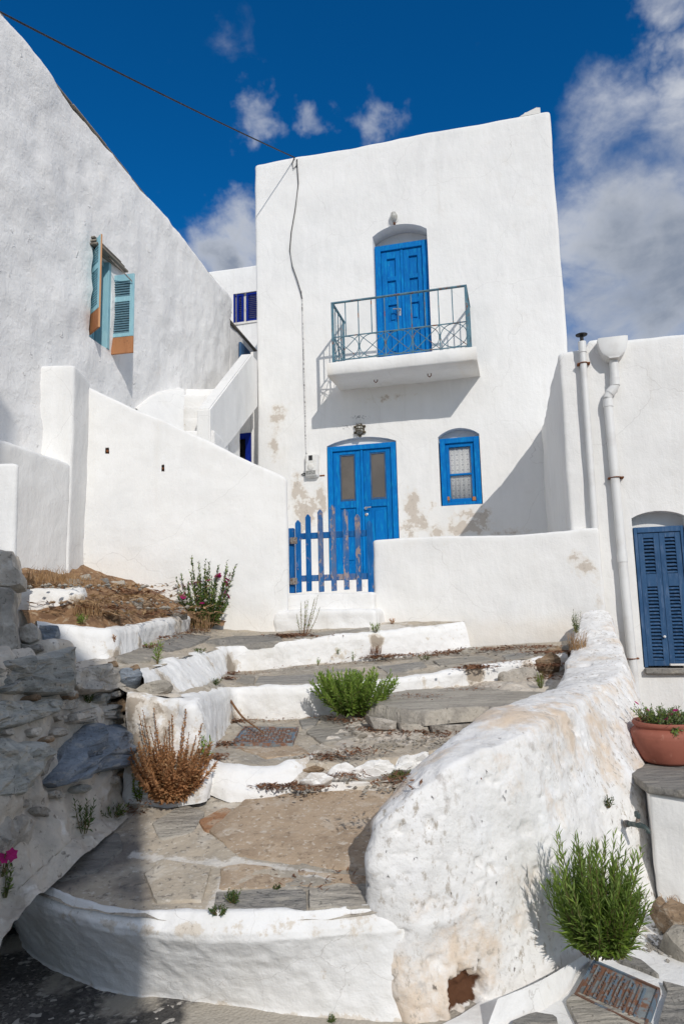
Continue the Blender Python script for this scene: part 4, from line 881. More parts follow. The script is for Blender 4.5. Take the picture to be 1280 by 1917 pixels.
# rain hopper and downpipe
dp = RF.root('downpipe', label='white rain downpipe with a half round hopper and a bend', cat='drainpipe')
hx = RF.px(1146, 650, .1)[0]; hz = RF.px(1148, 634, .1)[2]; hb_ = RF.px(1148, 673, .1)[2]
m_ = MB(); W_ = .155; D_ = .17
prof = []; secs = []
for t in np.linspace(0, 1, 9):
    k = math.sqrt(max(0, 1-(t*.93)**2.2)); secs.append((W_*max(k, .35), hz-(hz-hb_)*t))
rows = []
for hw_, z in secs: rows.append([(hx-hw_, -.0, z), (hx-hw_, -D_*.92, z), (hx-hw_*.8, -D_, z), (hx+hw_*.8, -D_, z), (hx+hw_, -D_*.92, z), (hx+hw_, 0, z)])
vs = [[m_.bm.verts.new(p) for p in r] for r in rows]
for a, b_ in zip(vs[:-1], vs[1:]):
    for i in range(6): m_.bm.faces.new([a[i], a[(i+1) % 6], b_[(i+1) % 6], b_[i]])
m_.bm.faces.new(vs[0]); m_.bm.faces.new(vs[-1][::-1]); m_.build('hopper', M['pvc'], dp, sharp=50)
k = lambda px, py: (RF.px(px, py, .075)[0], -.075, RF.px(px, py, .075)[2])
m_ = MB(); m_.tube([k(1147, 668), k(1150.5, 716), k(1150.5, 721), k(1147, 729), k(1140, 736), k(1136.5, 745), k(1137, 752), k(1191, 1330), k(1198, 1425)], .047, 16); m_.build('pipe', M['pvc'], dp)
for a_, b_ in (((1150, 708), (1150.6, 722)), ((1148.5, 727), (1140, 737)), ((1163, 1035), (1164.5, 1052)), ((1137, 748), (1138, 762))): MB().tube([k(*a_), k(*b_)], .053, 16).build('collar', M['pvc'], dp)
for px, py in ((1152, 894), (1180, 1233)): q = k(px, py); bracket(dp, q[0], q[2], .047, -.075)

# ================================================================== HOUSE BEHIND THE CAMERA (throws the shade on the left)
cs, sn = math.cos(-SUN_HEAD), math.sin(-SUN_HEAD); tel = math.tan(SUN_EL)
def sh(s, h, r): return (s*cs - r*sn, s*sn + r*cs, h - r*tel)
R0 = -3.2
prof = [(.105, .0), (.105, 3.4), (-.18, 4.5), (-.62, 5.0), (-1.05, 5.3), (-1.06, 8.0), (-2.4, 8.0), (-2.4, .0)]
nb = empty('house', sh(-3, R0*tel-.5, R0-2), 0, label='tall house standing behind the viewer across the street', cat='house'); bs_ = np.array(nb.location)
m_ = MB().prism([np.array(sh(s, (h if h > 0 else R0*tel-.6), R0))-bs_ for s, h in prof], (sn*6, -cs*6, 0)); m_.build('wall', M['white'], nb)

# ================================================================== STEPPED LANE
path = empty('path', (0, 3.5, 0), 0); tag(path, kind='structure'); PB = np.array([0, 3.5, 0])
def rel(rows): return [[np.asarray(p)-PB for p in r] for r in rows]
def pz(lst, pl): return [PS(px, py, pl) for px, py in lst]
AMP_C = ((.012, 2.2, 3), (.005, 11, 3)); AMP_W = ((.022, 3.2, 3), (.010, 10, 3))
def spots(o, name, lst, base=PB):
    """(world xyz, radius, strength)"""
    c = coords(o)+base; a = np.zeros(len(c))
    for p, r, s in lst: a = np.maximum(a, s*np.exp(-(((c-np.asarray(p))**2).sum(1))/r**2))
    if name == 'worn' and o.name in WB: a = np.maximum(a, WB[o.name])
    if name in o.data.attributes: o.data.attributes.remove(o.data.attributes[name])
    setattr_pts(o, name, a)
WB = {}
# street
st = loft('street', [pz([(-500, 2300), (200, 2600), (760, 2600), (1500, 2500), (2300, 2300)], ST), pz([(-500, 1950), (100, 1960), (640, 1960), (1100, 1900), (1700, 1850)], ST), pz([(-700, 1740), (0, 1700), (400, 1730), (800, 1730), (1500, 1700)], ST)], .02, M['street'], None, amp=((.010, 1.5, 3), (.004, 14, 3)), seed=70)
tag(st, kind='structure')
spots(st, 'lime', [(PS(*p, ST), r, s) for p, r, s in (((420, 1900), .22, 1.0), ((560, 1912), .3, 1.1), ((250, 1875), .2, .8), ((120, 1840), .18, .7), ((700, 1925), .35, 1.2), ((900, 1900), .5, 1.3), ((1200, 1820), .5, 1.0), ((30, 1760), .2, .8))], np.zeros(3))
big_street = flat('road', -14, 16, -9, 1.9, -.02, M['street'], 4); tag(big_street, kind='structure')

# ---- lower platform
plat = loft('landing', rel([pz([(40, 1662), (150, 1702), (250, 1720), (400, 1727), (560, 1722), (800, 1700)], L1), pz([(110, 1560), (250, 1565), (420, 1570), (600, 1570), (860, 1560)], L1), pz([(225, 1470), (380, 1452), (500, 1466), (620, 1466), (900, 1440)], L1)]), .014, M['concrete'], path, amp=AMP_C, seed=71)
spots(plat, 'grime', [(PS(*p, L1), r, s) for p, r, s in (((110, 1625), .30, 1.0), ((200, 1600), .25, .95), ((60, 1650), .2, 1), ((260, 1660), .25, .7), ((330, 1640), .2, .8), ((370, 1530), .25, .55), ((250, 1530), .25, .6), ((450, 1700), .15, .8))])
spots(plat, 'lime', [(PS(*p, L1), r, s) for p, r, s in ((((255+k*14), 1598+k*1.6), .055, .9) for k in range(14))] + [(PS(*p, L1), r, s) for p, r, s in ((((440-k*4.5), 1612+k*9), .05, 1.0) for k in range(11))] + [(PS(*p, L1), r, s) for p, r, s in ((((440+k*13), 1612+k*2.2), .045, .95) for k in range(16))] + [(PS(*p, L1), r, s) for p, r, s in ((((110+k*12), 1618-k*5.5), .05, .75) for k in range(11))] + [(PS(*p, L1), r, s) for p, r, s in (((700, 1478), .2, .8), ((640, 1475), .15, .9), ((560, 1480), .15, .7), ((330, 1500), .3, .6), ((610, 1690), .12, .7))])
def slab(px_out, pl, mat, h=.012, name='paving_slab', parent=path, base=PB, res=.02, seed=0, lift=0, raw=None):
    """flat irregular slab: ragged outline, slightly proud, lying on the sheet pl"""
    pts = np.array([PS(x, y, pl) for x, y in px_out]) if raw is None else np.asarray(raw)
    pts = resample(np.vstack([pts, pts[:1]]), max(16, int(plen(np.vstack([pts, pts[:1]]))/res/1.5)), False)[:-1]
    c = pts.mean(0); n = len(pts); wob = 1+.02*fbm(np.c_[pts[:, :2]*9, np.full(n, seed)], seed, 3)
    pts = c+(pts-c)*wob[:, None]; rows = []
    for s, dz in ((1.012, -.05), (1.0, lift+h*.5), (.985, lift+h), (.8, lift+h), (.5, lift+h), (.2, lift+h)): q = c+(pts-c)*np.array([s, s, s]); q[:, 2] += dz; rows.append(q)
    g = np.stack(rows, 0); fl = g.reshape(-1, 3); d = .006*fbm(fl*4, seed, 3)+.0025*fbm(fl*18, seed+5, 2); g[..., 2] += d.reshape(g.shape[:2])*np.array([0, .4, 1, 1, 1, 1])[:, None]
    cc = g[-1].mean(0); v = np.vstack([g.reshape(-1, 3), cc])-base; idx = np.arange(6*n).reshape(6, n); nx = np.roll(idx, -1, 1)
    f = np.stack([idx[:-1], nx[:-1], nx[1:], idx[1:]], -1).reshape(-1, 4).tolist(); last = 6*n
    f += [[idx[-1, i], nx[-1, i], last] for i in range(n)]
    o = mesh_obj(name, v, f, mat, parent); o.data.set_sharp_from_angle(angle=math.radians(45)); return o
slab([(390, 1555), (470, 1492), (600, 1486), (735, 1480), (745, 1560), (735, 1640), (640, 1628), (445, 1606)], L1, M['tan'], .010, seed=1)
slab([(415, 1628), (450, 1619), (560, 1632), (735, 1645), (735, 1672), (640, 1668), (560, 1660), (408, 1668)], L1, M['tan'], .008, seed=2)
slab([(405, 1674), (500, 1668), (571, 1668), (574, 1706), (480, 1712), (400, 1712)], L1, M['slate'], .008, seed=3)
slab([(578, 1672), (640, 1660), (760, 1665), (760, 1700), (640, 1706), (578, 1708)], L1, M['paleslab'], .016, seed=4)
slab([(82, 1640), (150, 1592), (222, 1560), (232, 1590), (180, 1632), (110, 1652)], L1, M['slate'], .006, seed=5)
slab([(372, 1538), (420, 1512), (440, 1520), (425, 1548), (385, 1556)], L1, M['rustscreed'], .003, seed=6, lift=.004)

# ---- kerb of the lower platform
KI = pz([(-80, 1590), (40, 1640), (150, 1688), (250, 1706), (400, 1713), (560, 1708), (640, 1700), (800, 1690)], (3.05, .432, .198))
KO = pz([(-90, 1630), (25, 1668), (110, 1705), (215, 1735), (340, 1745), (500, 1746), (620, 1738), (800, 1730)], (3.05, .395, .15))
KB = pz([(-60, 1690), (8, 1715), (60, 1785), (200, 1853), (340, 1877), (490, 1894), (620, 1905), (800, 1926)], ST)
for K_ in (KI, KO, KB):
    e_ = K_[-1]; K_[-1] = K_[-2]*.35+e_*.65+np.array([0, .03, 0]); K_.append(e_+np.array([0, .13, 0])); K_.append(e_+np.array([.14, .34, 0]))
kerb = loft('kerb', rel([[p+np.array([0, .03, -.05]) for p in KI], [p+np.array([0, 0, .012]) for p in KI], KO, [o_*.93+b_*.07+np.array([0, -.012, -.004]) for o_, b_ in zip(KO, KB)], [p+np.array([0, 0, .01]) for p in KB], [p+np.array([0, -.02, -.07]) for p in KB]]), .012, M['white_step'], path, amp=((.014, 1.8, 2), (.006, 6, 3), (.003, 22, 2)), seed=73)
c = coords(kerb)+PB; setattr_pts(kerb, 'worn', np.maximum(np.clip(1-(c[:, 2]-.02)/.10, 0, 1)*.64, .20+.30*np.exp(-((c[:, 2]-.40)/.05)**2)))

# ---- second landing with the manhole
ri3b = PR([(372, 1440, 4.1), (383, 1420, 4.2), (406, 1388, 5.0), (440, 1349, 5.77), (600, 1341, 5.85), (700, 1327, 6.0), (800, 1300, 6.15)])
land2 = loft('landing', rel([[p+np.array([0, .1, -.02]) for p in ri3b], [p*1.0 for p in ri3b], PR([(370, 1434, 4.24), (480, 1434, 4.24), (560, 1428, 4.3), (660, 1422, 4.4), (760, 1415, 4.5), (880, 1385, 4.8)]), PR([(370, 1452, 4.22), (480, 1455, 4.22), (560, 1450, 4.28), (660, 1445, 4.36), (760, 1440, 4.45), (880, 1420, 4.75)])]), .016, M['concrete'], path, amp=((.010, 2.5, 3), (.006, 10, 3)), seed=75)
spots(land2, 'grime', [(PS(*p, L2), r, s) for p, r, s in (((500, 1380), .5, .45), ((600, 1340), .4, .6), ((450, 1400), .2, .6), ((720, 1380), .3, .5))]); spots(land2, 'lime', [(PS(*p, L2), r, s) for p, r, s in (((530, 1418), .2, .75), ((600, 1400), .2, .5), ((470, 1350), .2, .6))])
slab([(400, 1412), (430, 1398), (490, 1402), (500, 1415), (440, 1424)], L2, M['rustscreed'], .006, seed=7)
# rounded white riser below it
R2t = PR([(366, 1432, 4.2), (386, 1424, 4.25), (430, 1434, 4.22), (500, 1437, 4.22), (545, 1426, 4.26), (572, 1420, 4.34), (588, 1412, 4.5)])
R2b = PR([(360, 1462, 4.18), (380, 1458, 4.18), (430, 1474, 4.12), (500, 1482, 4.12), (548, 1476, 4.18), (578, 1466, 4.32), (594, 1450, 4.5)])
R2b = [p-np.array([0, 0, .015]) for p in R2b]
r2 = loft('riser', rel([[p+np.array([0, .07, -.02]) for p in R2t], [p+np.array([0, .03, .008]) for p in R2t], R2t, [p*.8+q*.2+np.array([0, -.02, 0]) for p, q in zip(R2t, R2b)], R2b, [p+np.array([0, 0, -.06]) for p in R2b]]), .012, M['white_step'], path, amp=((.014, 3.2, 3), (.008, 11, 3)), seed=76); c = coords(r2)+PB; setattr_pts(r2, 'worn', .25+.35*np.clip((c[:, 0]+.42)/.2, 0, 1))

# ---- third tread and its riser
ri3t = PR([(352, 1311, 4.16), (362, 1306, 4.4), (390, 1299, 5.0), (430, 1289, 5.77), (500, 1288, 5.8), (600, 1285, 5.85), (740, 1271, 6.1), (900, 1249, 6.35), (1060, 1224, 6.6)])
ri3bb = PR([(378, 1440, 4.14), (388, 1412, 4.4), (405, 1390, 5.0), (440, 1350, 5.77), (500, 1347, 5.8), (600, 1342, 5.85), (740, 1312, 6.1), (900, 1283, 6.35), (1060, 1255, 6.6)])
ri4b = PR([(262, 1326, 4.2), (320, 1303, 4.55), (400, 1273, 5.7), (436, 1259, 7.0), (560, 1246, 7.15), (700, 1236, 7.35), (870, 1214, 7.62), (1085, 1200, 7.3)])
mid3 = [resample(ri4b, 60, True)*.5+resample(ri3t, 60, True)*.5]
t3 = loft('landing', rel([[p+np.array([-.03, .1, -.01]) for p in ri4b], list(resample(ri4b, 60, True)), mid3[0], list(resample(ri3t, 60, True)+np.array([0, .02, 0]))]), .022, M['concrete'], path, amp=((.010, 2.5, 3), (.005, 10, 3)), seed=77); spots(t3, 'lime', [(P(330, 1300, 4.4), .3, .7), (P(470, 1265, 6.5), .3, .5), (P(640, 1262, 6.6), .4, .5)]); spots(t3, 'grime', [(P(900, 1225, 7), .9, .6)])
w_in = np.array([-.02, .10, -.015])
def riser(top, bot, seed, worn=0, inn=(-.05, .09), lift=.012, name='riser', amp=((.014, 2.4, 2), (.007, 8, 3), (.003, 22, 2))):
    n = 70; t = resample(top, n, True); b = resample(bot, n, True); wv = 1+.75*fbm(np.c_[t[:, :2]*6, np.full(n, seed)], seed, 3); i = np.array([inn[0], inn[1], 0])*wv[:, None]
    tan = np.gradient(t, axis=0); out = np.stack([tan[:, 1], -tan[:, 0], 0*tan[:, 0]], 1); out /= np.maximum(np.linalg.norm(out, axis=1, keepdims=True), 1e-6)
    inn_ = -out*np.abs(inn[1])*wv[:, None]
    o = loft(name, rel([t+inn_*1.3-np.array([0, 0, .03]), t+inn_+np.array([0, 0, lift*.3]), t+inn_*.3+np.array([0, 0, lift]), t+out*.008, t*.82+b*.18+out*.022, b+out*.012, b-np.array([0, 0, .08])]), .014, M['white_step'], path, amp=amp, seed=seed)
    nn_ = len(o.data.vertices); nuu = max(4, int(max(plen(r_) for r_ in (t+inn_*1.3, t, b))/.014)+1); tv = np.arange(nn_)//nuu/max(1, nn_//nuu-1)
    WB[o.name] = .32+.40*np.exp(-((tv-1)/.16)**2)+.30*np.exp(-((tv-.0)/.22)**2)  # flaked lime along both edges; the foot also carries a painted dark crevice
    setattr_pts(o, 'worn', WB[o.name]); return o
rs3 = riser(ri3t, ri3bb, 78)
spots(rs3, 'worn', [(P(890, 1262, 6.3), .12, 1.0), (P(985, 1262, 6.5), .2, .8), (P(420, 1380, 5.0), .12, .6), (P(440, 1350, 5.7), .15, .8), (P(800, 1300, 6.2), .25, .6)])
for k, o_ in enumerate(([(478, 1283), (484, 1268), (590, 1266), (606, 1280), (540, 1284)], [(606, 1265), (612, 1257), (660, 1254), (690, 1262), (650, 1268)], [(440, 1280), (455, 1266), (478, 1268), (474, 1284)])):
    slab(None, None, M['slate'] if k < 2 else M['paleslab'], .012, seed=8+k, raw=[P(x, y, 5.9+(1284-y)*.031) for x, y in o_])

# ---- fourth tread
ri4t = PR([(258, 1262, 4.25), (290, 1251, 4.6), (360, 1228, 5.7), (428, 1213, 7.0), (560, 1198, 7.15), (700, 1185, 7.35), (790, 1175, 7.55), (868, 1166, 7.72)])
ri4bb = PR([(262, 1322, 4.2), (318, 1303, 4.55), (400, 1273, 5.7), (436, 1259, 7.0), (560, 1246, 7.15), (700, 1237, 7.35), (790, 1226, 7.5), (880, 1213, 7.65)])
ri5b = PR([(150, 1240, 4.8), (205, 1238, 4.95), (280, 1204, 6.0), (352, 1177, 7.4), (450, 1180, 7.9), (535, 1180, 7.95), (700, 1168, 8.0), (868, 1160, 7.9)])
t4 = loft('landing', rel([[p+np.array([-.03, .15, -.02]) for p in ri5b], list(resample(ri5b, 60, True)), list(resample(ri5b, 60, True)*.5+resample(ri4t, 60, True)*.5), list(resample(ri4t, 60, True))]), .022, M['concrete'], path, amp=((.010, 2.5, 3), (.005, 10, 3)), seed=80)
spots(t4, 'lime', [(P(240, 1235, 5), .25, .8), (P(320, 1215, 5.6), .3, .6), (P(720, 1180, 7.6), .5, 1.0), (P(500, 1185, 7.6), .3, .4)]); spots(t4, 'grime', [(P(450, 1195, 7.4), .5, .5)])
rs4 = riser(ri4t, ri4bb, 81); spots(rs4, 'worn', [(P(703, 1200, 7.35), .10, 1.1), (P(300, 1295, 4.6), .2, .8), (P(436, 1245, 6.9), .18, 1.0), (P(390, 1240, 6.0), .12, .7), (P(640, 1235, 7.2), .2, .6)])
# ---- upper-left whitewashed terrace edges
ri5t = PR([(70, 1166, 4.8), (130, 1170, 4.9), (204, 1178, 4.97), (230, 1176, 5.3), (280, 1167, 6.0), (352, 1155, 7.4)])
ri5bb = PR([(75, 1235, 4.75), (130, 1240, 4.85), (204, 1240, 4.93), (240, 1224, 5.3), (280, 1206, 6.0), (352, 1180, 7.4)])
rs5 = riser(ri5t, ri5bb, 83); spots(rs5, 'worn', [(P(92, 1190, 4.8), .10, 1.0), (P(255, 1205, 5.6), .12, .7), (P(330, 1170, 6.9), .25, .7), (P(215, 1225, 5), .1, .8)])
ri6t = PR([(20, 1104, 5.25), (80, 1102, 5.3), (148, 1104, 5.35), (158, 1100, 5.6)]); ri6b = PR([(20, 1175, 5.2), (80, 1172, 5.25), (148, 1168, 5.3), (160, 1160, 5.6)])
rs6 = riser(ri6t, ri6b, 84); spots(rs6, 'worn', [(P(145, 1130, 5.35), .10, 1.0), (P(90, 1160, 5.3), .12, .9)])
# terrace soil sloping up to the walls
soil = loft('soil', [PR([(60, 1170, 4.95), (130, 1172, 5.05), (204, 1180, 5.1), (280, 1169, 6.1), (352, 1157, 7.4), (420, 1170, 7.7)]), PR([(20, 1110, 5.4), (150, 1112, 5.5), (190, 1130, 5.8), (270, 1140, 6.6), (352, 1148, 7.5), (420, 1165, 7.8)]), PR([(-10, 1068, 6.2), (60, 1066, 6.5), (160, 1066, 7.4), (250, 1092, 7.6), (345, 1128, 7.75), (430, 1160, 7.9)]), PR([(-10, 1040, 6.8), (60, 1040, 7.0), (160, 1050, 7.7), (250, 1080, 7.9), (345, 1120, 8.0), (430, 1155, 8.1)])], .025, M['soil'], None, amp=((.04, 2.2, 3), (.02, 8, 3)), seed=85); tag(soil, kind='structure')
# ---- cream wall end below the second flank and the block between stones
cw = loft('riser', rel([PR([(236, 1292, 4.40), (300, 1298, 4.36), (350, 1303, 4.32), (366, 1303, 4.45)]), PR([(240, 1301, 4.18), (300, 1308, 4.14), (362, 1313, 4.10), (374, 1308, 4.4)]), PR([(240, 1312, 4.15), (300, 1320, 4.11), (366, 1324, 4.07), (378, 1316, 4.4)]), PR([(232, 1490, 4.14), (300, 1480, 4.06), (386, 1466, 4.05), (400, 1445, 4.4)]), PR([(232, 1525, 4.14), (300, 1515, 4.06), (386, 1500, 4.05), (400, 1480, 4.4)])]), .014, M['white_step'], path, amp=((.022, 2.6, 3), (.012, 8, 3), (.004, 22, 2)), seed=86)
spots(cw, 'worn', [(P(270, 1400, 4.1), .30, .78), (P(300, 1330, 4.1), .25, .62), (P(340, 1440, 4.05), .25, .72), (P(370, 1360, 4.1), .2, .5), (P(250, 1320, 4.15), .15, .8)])
blk = loft('landing', rel([PR([(120, 1238, 5.0), (205, 1234, 5.05), (260, 1240, 5.1), (300, 1248, 5.0)]), PR([(120, 1250, 4.6), (205, 1252, 4.6), (260, 1268, 4.55), (315, 1285, 4.5)]), PR([(115, 1262, 4.25), (205, 1278, 4.2), (255, 1302, 4.2), (345, 1312, 4.18)])]), .02, M['mortar'], path, amp=((.03, 3, 3), (.012, 9, 3)), seed=87)

# ================================================================== STONE RETAINING WALL
SA, SB_, SC = np.array([-1.47, 2.9, .45]), np.array([-1.25, 4.2, .62]), np.array([-1.66, 2.95, 1.5])
sn_ = np.cross(SB_-SA, SC-SA); sn_ /= np.linalg.norm(sn_); sn_ = sn_ if sn_[0] > 0 else -sn_
PW = lambda px, py, off=0: PV(px, py, SA+sn_*off, sn_)
sw = empty('stone_wall', tuple((SA+SB_)/2), 0, label='rough dry stone retaining wall of grey and blue stones at the left', cat='stone wall'); SWB = (SA+SB_)/2
loft('mortar', [[p-SWB for p in r] for r in ([PW(-160, 1200, -.15), PW(0, 1205, -.15), PW(130, 1236, -.12), PW(215, 1244, -.10), PW(262, 1290, -.1)], [PW(-160, 1225), PW(0, 1226), PW(130, 1248), PW(205, 1252), PW(252, 1296)], [PW(-160, 1400), PW(0, 1410), PW(130, 1410), PW(200, 1410), PW(256, 1400)], [PW(-160, 1640, .02), PW(-10, 1690, .04), PW(60, 1640, .05), PW(150, 1560, .05), PW(262, 1480, .02)], [PW(-160, 1860, .1), PW(-30, 1815, .10), PW(34, 1712, .12), PW(150, 1612, .12), PW(266, 1510, .08)])], .014, M['mortar'], sw, amp=((.045, 2.5, 3), (.026, 8, 3), (.010, 22, 3)), seed=88)
def stone(outline, mat, parent, base, nrm, thick=.07, back=.06, seed=0, name='stone', n=26, sub=5, rough=1.0):
    pts = resample(np.vstack([outline, outline[:1]]), n+1, True)[:-1]; pts = pts*.35+resample(np.vstack([outline, outline[:1]]), n+1, False)[:-1]*.65
    c = pts.mean(0); rad = np.linalg.norm(pts-c, axis=1).mean(); rows = []
    for s, h in ((.97, -back), (1.0, 0), (.97, thick*.55), (.88, thick*.9), (.66, thick), (.42, thick*1.03), (.18, thick)): rows.append(c+(pts-c)*s+nrm*h)
    g = np.stack(rows, 0); fl = g.reshape(-1, 3); d = (rad*.12*fbm(fl*(1.6/rad)*.6, seed, 3)+rad*.07*fbm(fl*(5/rad)*.7, seed+9, 3))*rough
    g = g+(d.reshape(len(rows), n)*np.array([0, .5, 1, 1, 1, 1, 1])[:, None])[..., None]*nrm + ((d.reshape(len(rows), n))[..., None]*(pts-c)[None]/max(rad, 1e-5))*np.array([.4, .6, .4, .2, 0, 0, 0])[:, None, None]
    v = np.vstack([g.reshape(-1, 3), g[-1].mean(0)])-base; k = len(rows); idx = np.arange(k*n).reshape(k, n); nx = np.roll(idx, -1, 1)
    f = np.stack([idx[:-1], nx[:-1], nx[1:], idx[1:]], -1).reshape(-1, 4).tolist()+[[idx[-1, i], nx[-1, i], k*n] for i in range(n)]
    a = np.cross(pts[1]-pts[0], pts[n//3]-pts[0])
    o = mesh_obj(name, v, f, mat, parent); bm = bmesh.new(); bm.from_mesh(o.data); bmesh.ops.recalc_face_normals(bm, faces=bm.faces[:]); bm.to_mesh(o.data); bm.free()
    o.data.polygons.foreach_set('use_smooth', [True]*len(o.data.polygons)); o.data.set_sharp_from_angle(angle=math.radians(24)); return o
STONES = [
 ([(-60, 1250), (0, 1236), (60, 1226), (118, 1222), (124, 1250), (132, 1290), (95, 1304), (30, 1300), (-60, 1305)], 'schist', .10),
 ([(130, 1262), (150, 1248), (205, 1246), (218, 1262), (222, 1288), (190, 1298), (140, 1296), (128, 1280)], 'greystone', .08),
 ([(-60, 1315), (20, 1312), (95, 1310), (104, 1330), (70, 1348), (20, 1362), (-60, 1366)], 'schist', .07),
 ([(118, 1340), (150, 1332), (190, 1318), (232, 1330), (226, 1348), (190, 1346), (150, 1356), (122, 1354)], 'greystone', .07),
 ([(76, 1470), (110, 1430), (130, 1390), (162, 1356), (222, 1362), (246, 1384), (260, 1412), (250, 1430), (180, 1445), (120, 1468), (84, 1478)], 'bluestone', .13),
 ([(-60, 1385), (0, 1376), (50, 1392), (76, 1415), (62, 1450), (30, 1490), (-60, 1500)], 'schist', .11),
 ([(70, 1440), (84, 1415), (98, 1408), (96, 1424), (78, 1456)], 'greystone', .04),
 ([(205, 1316), (232, 1306), (246, 1316), (242, 1332), (214, 1334)], 'brownstone', .04),
 ([(-60, 1520), (0, 1516), (50, 1540), (62, 1580), (30, 1640), (-10, 1680), (-60, 1680)], 'greystone', .06),
 ([(108, 1316), (125, 1308), (150, 1312), (140, 1326), (115, 1330)], 'greystone', .03),
 ([(232, 1338), (250, 1330), (256, 1356), (240, 1358)], 'greystone', .03)]
for k, (ol_, mt_n, th) in enumerate(STONES): stone(np.array([PW(x, y) for x, y in ol_]), M[mt_n], sw, SWB, sn_, th*.6, .08, 100+k, rough=1.9, n=36)
GAPS = [(128, 1300, 10, 'greystone'), (100, 1318, 12, 'schist'), (60, 1372, 13, 'greystone'), (150, 1375, 0, ''), (108, 1372, 12, 'greystone'), (85, 1385, 9, 'brownstone'), (235, 1362, 9, 'greystone'), (130, 1305, 8, 'brownstone'), (10, 1372, 10, 'greystone'), (190, 1308, 11, 'schist'), (215, 1300, 9, 'greystone'), (60, 1308, 8, 'brownstone'), (255, 1345, 8, 'paleslab'), (40, 1505, 12, 'greystone'), (100, 1488, 10, 'greystone'), (150, 1478, 12, 'schist'), (205, 1462, 11, 'greystone'), (236, 1448, 9, 'brownstone'), (72, 1520, 13, 'paleslab'), (110, 1345, 8, 'greystone'), (18, 1506, 9, 'brownstone'), (250, 1380, 7, 'greystone')]
for k, (x_, y_, q_, mt_n) in enumerate(GAPS):
    if q_: stone(np.array([PW(x_+q_*1.35*math.cos(t)*random.uniform(.75, 1.2), y_+q_*.8*math.sin(t)*random.uniform(.75, 1.2), .012) for t in np.linspace(0, 6.28, 8)[:-1]]), M[mt_n], sw, SWB, sn_, .03, .06, 600+k, rough=1.9, n=14)
UPN = np.array([.35, -.75, .55]); UPN /= np.linalg.norm(UPN)
for k, (ol_, mt_n) in enumerate((([(225, 1258), (256, 1254), (268, 1268), (252, 1282), (228, 1284), (218, 1272)], 'bluestone'), ([(248, 1298), (268, 1284), (310, 1278), (322, 1290), (306, 1304), (270, 1312)], 'paleslab'), ([(200, 1246), (216, 1244), (222, 1254), (206, 1258)], 'brownstone'), ([(240, 1256), (256, 1250), (262, 1258), (246, 1264)], 'brownstone'), ([(270, 1320), (258, 1336), (250, 1330), (262, 1312)], 'greystone'))):
    stone(np.array([P(x, y, 4.25) for x, y in ol_]), M[mt_n], sw, SWB, UPN, .05, .08, 120+k)
NF = np.array([.25, -.93, .2]); NF /= np.linalg.norm(NF)
for k, (ol_, mt_n, Y) in enumerate((([(-40, 1040), (0, 1030), (28, 1036), (30, 1062), (44, 1072), (48, 1098), (20, 1104), (-40, 1096)], 'mortar', 4.42), ([(-40, 1100), (10, 1098), (30, 1108), (28, 1150), (38, 1215), (10, 1232), (-40, 1232)], 'greystone', 4.40), ([(36, 1176), (60, 1168), (74, 1176), (76, 1200), (56, 1208), (38, 1200)], 'greystone', 4.55), ([(38, 1206), (62, 1210), (76, 1206), (82, 1218), (60, 1226), (40, 1222)], 'slate', 4.52), ([(76, 1172), (108, 1172), (110, 1186), (98, 1212), (82, 1208), (72, 1192)], 'bluestone', 4.70), ([(10, 1176), (30, 1170), (34, 1206), (14, 1212)], 'greystone', 4.44))):
    stone(np.array([P(x, y, Y) for x, y in ol_]), M[mt_n], sw, SWB, NF, .05, .12, 130+k)
plaster('rubble_core', [tuple((np.array(q)-SWB[:2])) for q in ((-2.75, 4.52), (-1.86, 4.52), (-1.8, 4.85), (-2.75, 5.0))], .3-SWB[2], 1.52-SWB[2], .05, M['mortar'], sw, r=.04, amp=((.03, 3, 3), (.012, 9, 3)), seed=89)
plaster('rubble_core', [tuple((np.array(q)-SWB[:2])) for q in ((-2.9, 4.50), (float(P(32, 1080, 4.5)[0]), 4.50), (float(P(32, 1080, 5.0)[0]), 5.0), (-2.9, 5.0))], .3-SWB[2], 2.08-SWB[2], .05, M['mortar'], sw, r=.05, amp=((.03, 3, 3), (.012, 9, 3)), seed=90)

plaster('rubble_core', [tuple((np.array(q)-SWB[:2])) for q in ((-3.7, 1.7), (-1.86, 2.0), (-1.74, 4.5), (-3.7, 4.6))], -.5-SWB[2], 1.38-SWB[2], .08, M['mortar'], sw, r=.08, amp=((.04, 2, 3), (.015, 8, 3)), seed=87)
# ================================================================== GATE STEPS
gs = plaster('gate_step', [tuple(TF.world((a, b_, 0))[:2]) for a, b_ in ((gx0+.0, -.12), (gx1+.02, -.12), (gx1+.02, .3), (gx0-.0, .3))], 1.0, TF.px(620, 1111, .06)[2], .03, M['white_step'], None, r=.03, amp=((.010, 3, 3), (.005, 10, 2)), seed=91); tag(gs, 'cream whitewashed upper step directly under the blue gate', 'step')
c = coords(gs); setattr_pts(gs, 'worn', .45*np.exp(-((c[:, 0]-c[:, 0].max())/.12)**2))
gs2 = plaster('gate_step', [tuple(TF.world((a, b_, 0))[:2]) for a, b_ in ((gx0-.06, -.42), (gx1+.10, -.40), (gx1+.12, .2), (gx0-.04, .2))], 1.0, P(620, 1141, 7.75)[2], .025, M['white_step'], None, r=.05, amp=((.016, 3, 3), (.008, 10, 2)), seed=92); tag(gs2, 'thick white lower step in front of the blue gate, with tall weeds', 'step')
c = coords(gs2); setattr_pts(gs2, 'worn', np.full(len(c), .2))
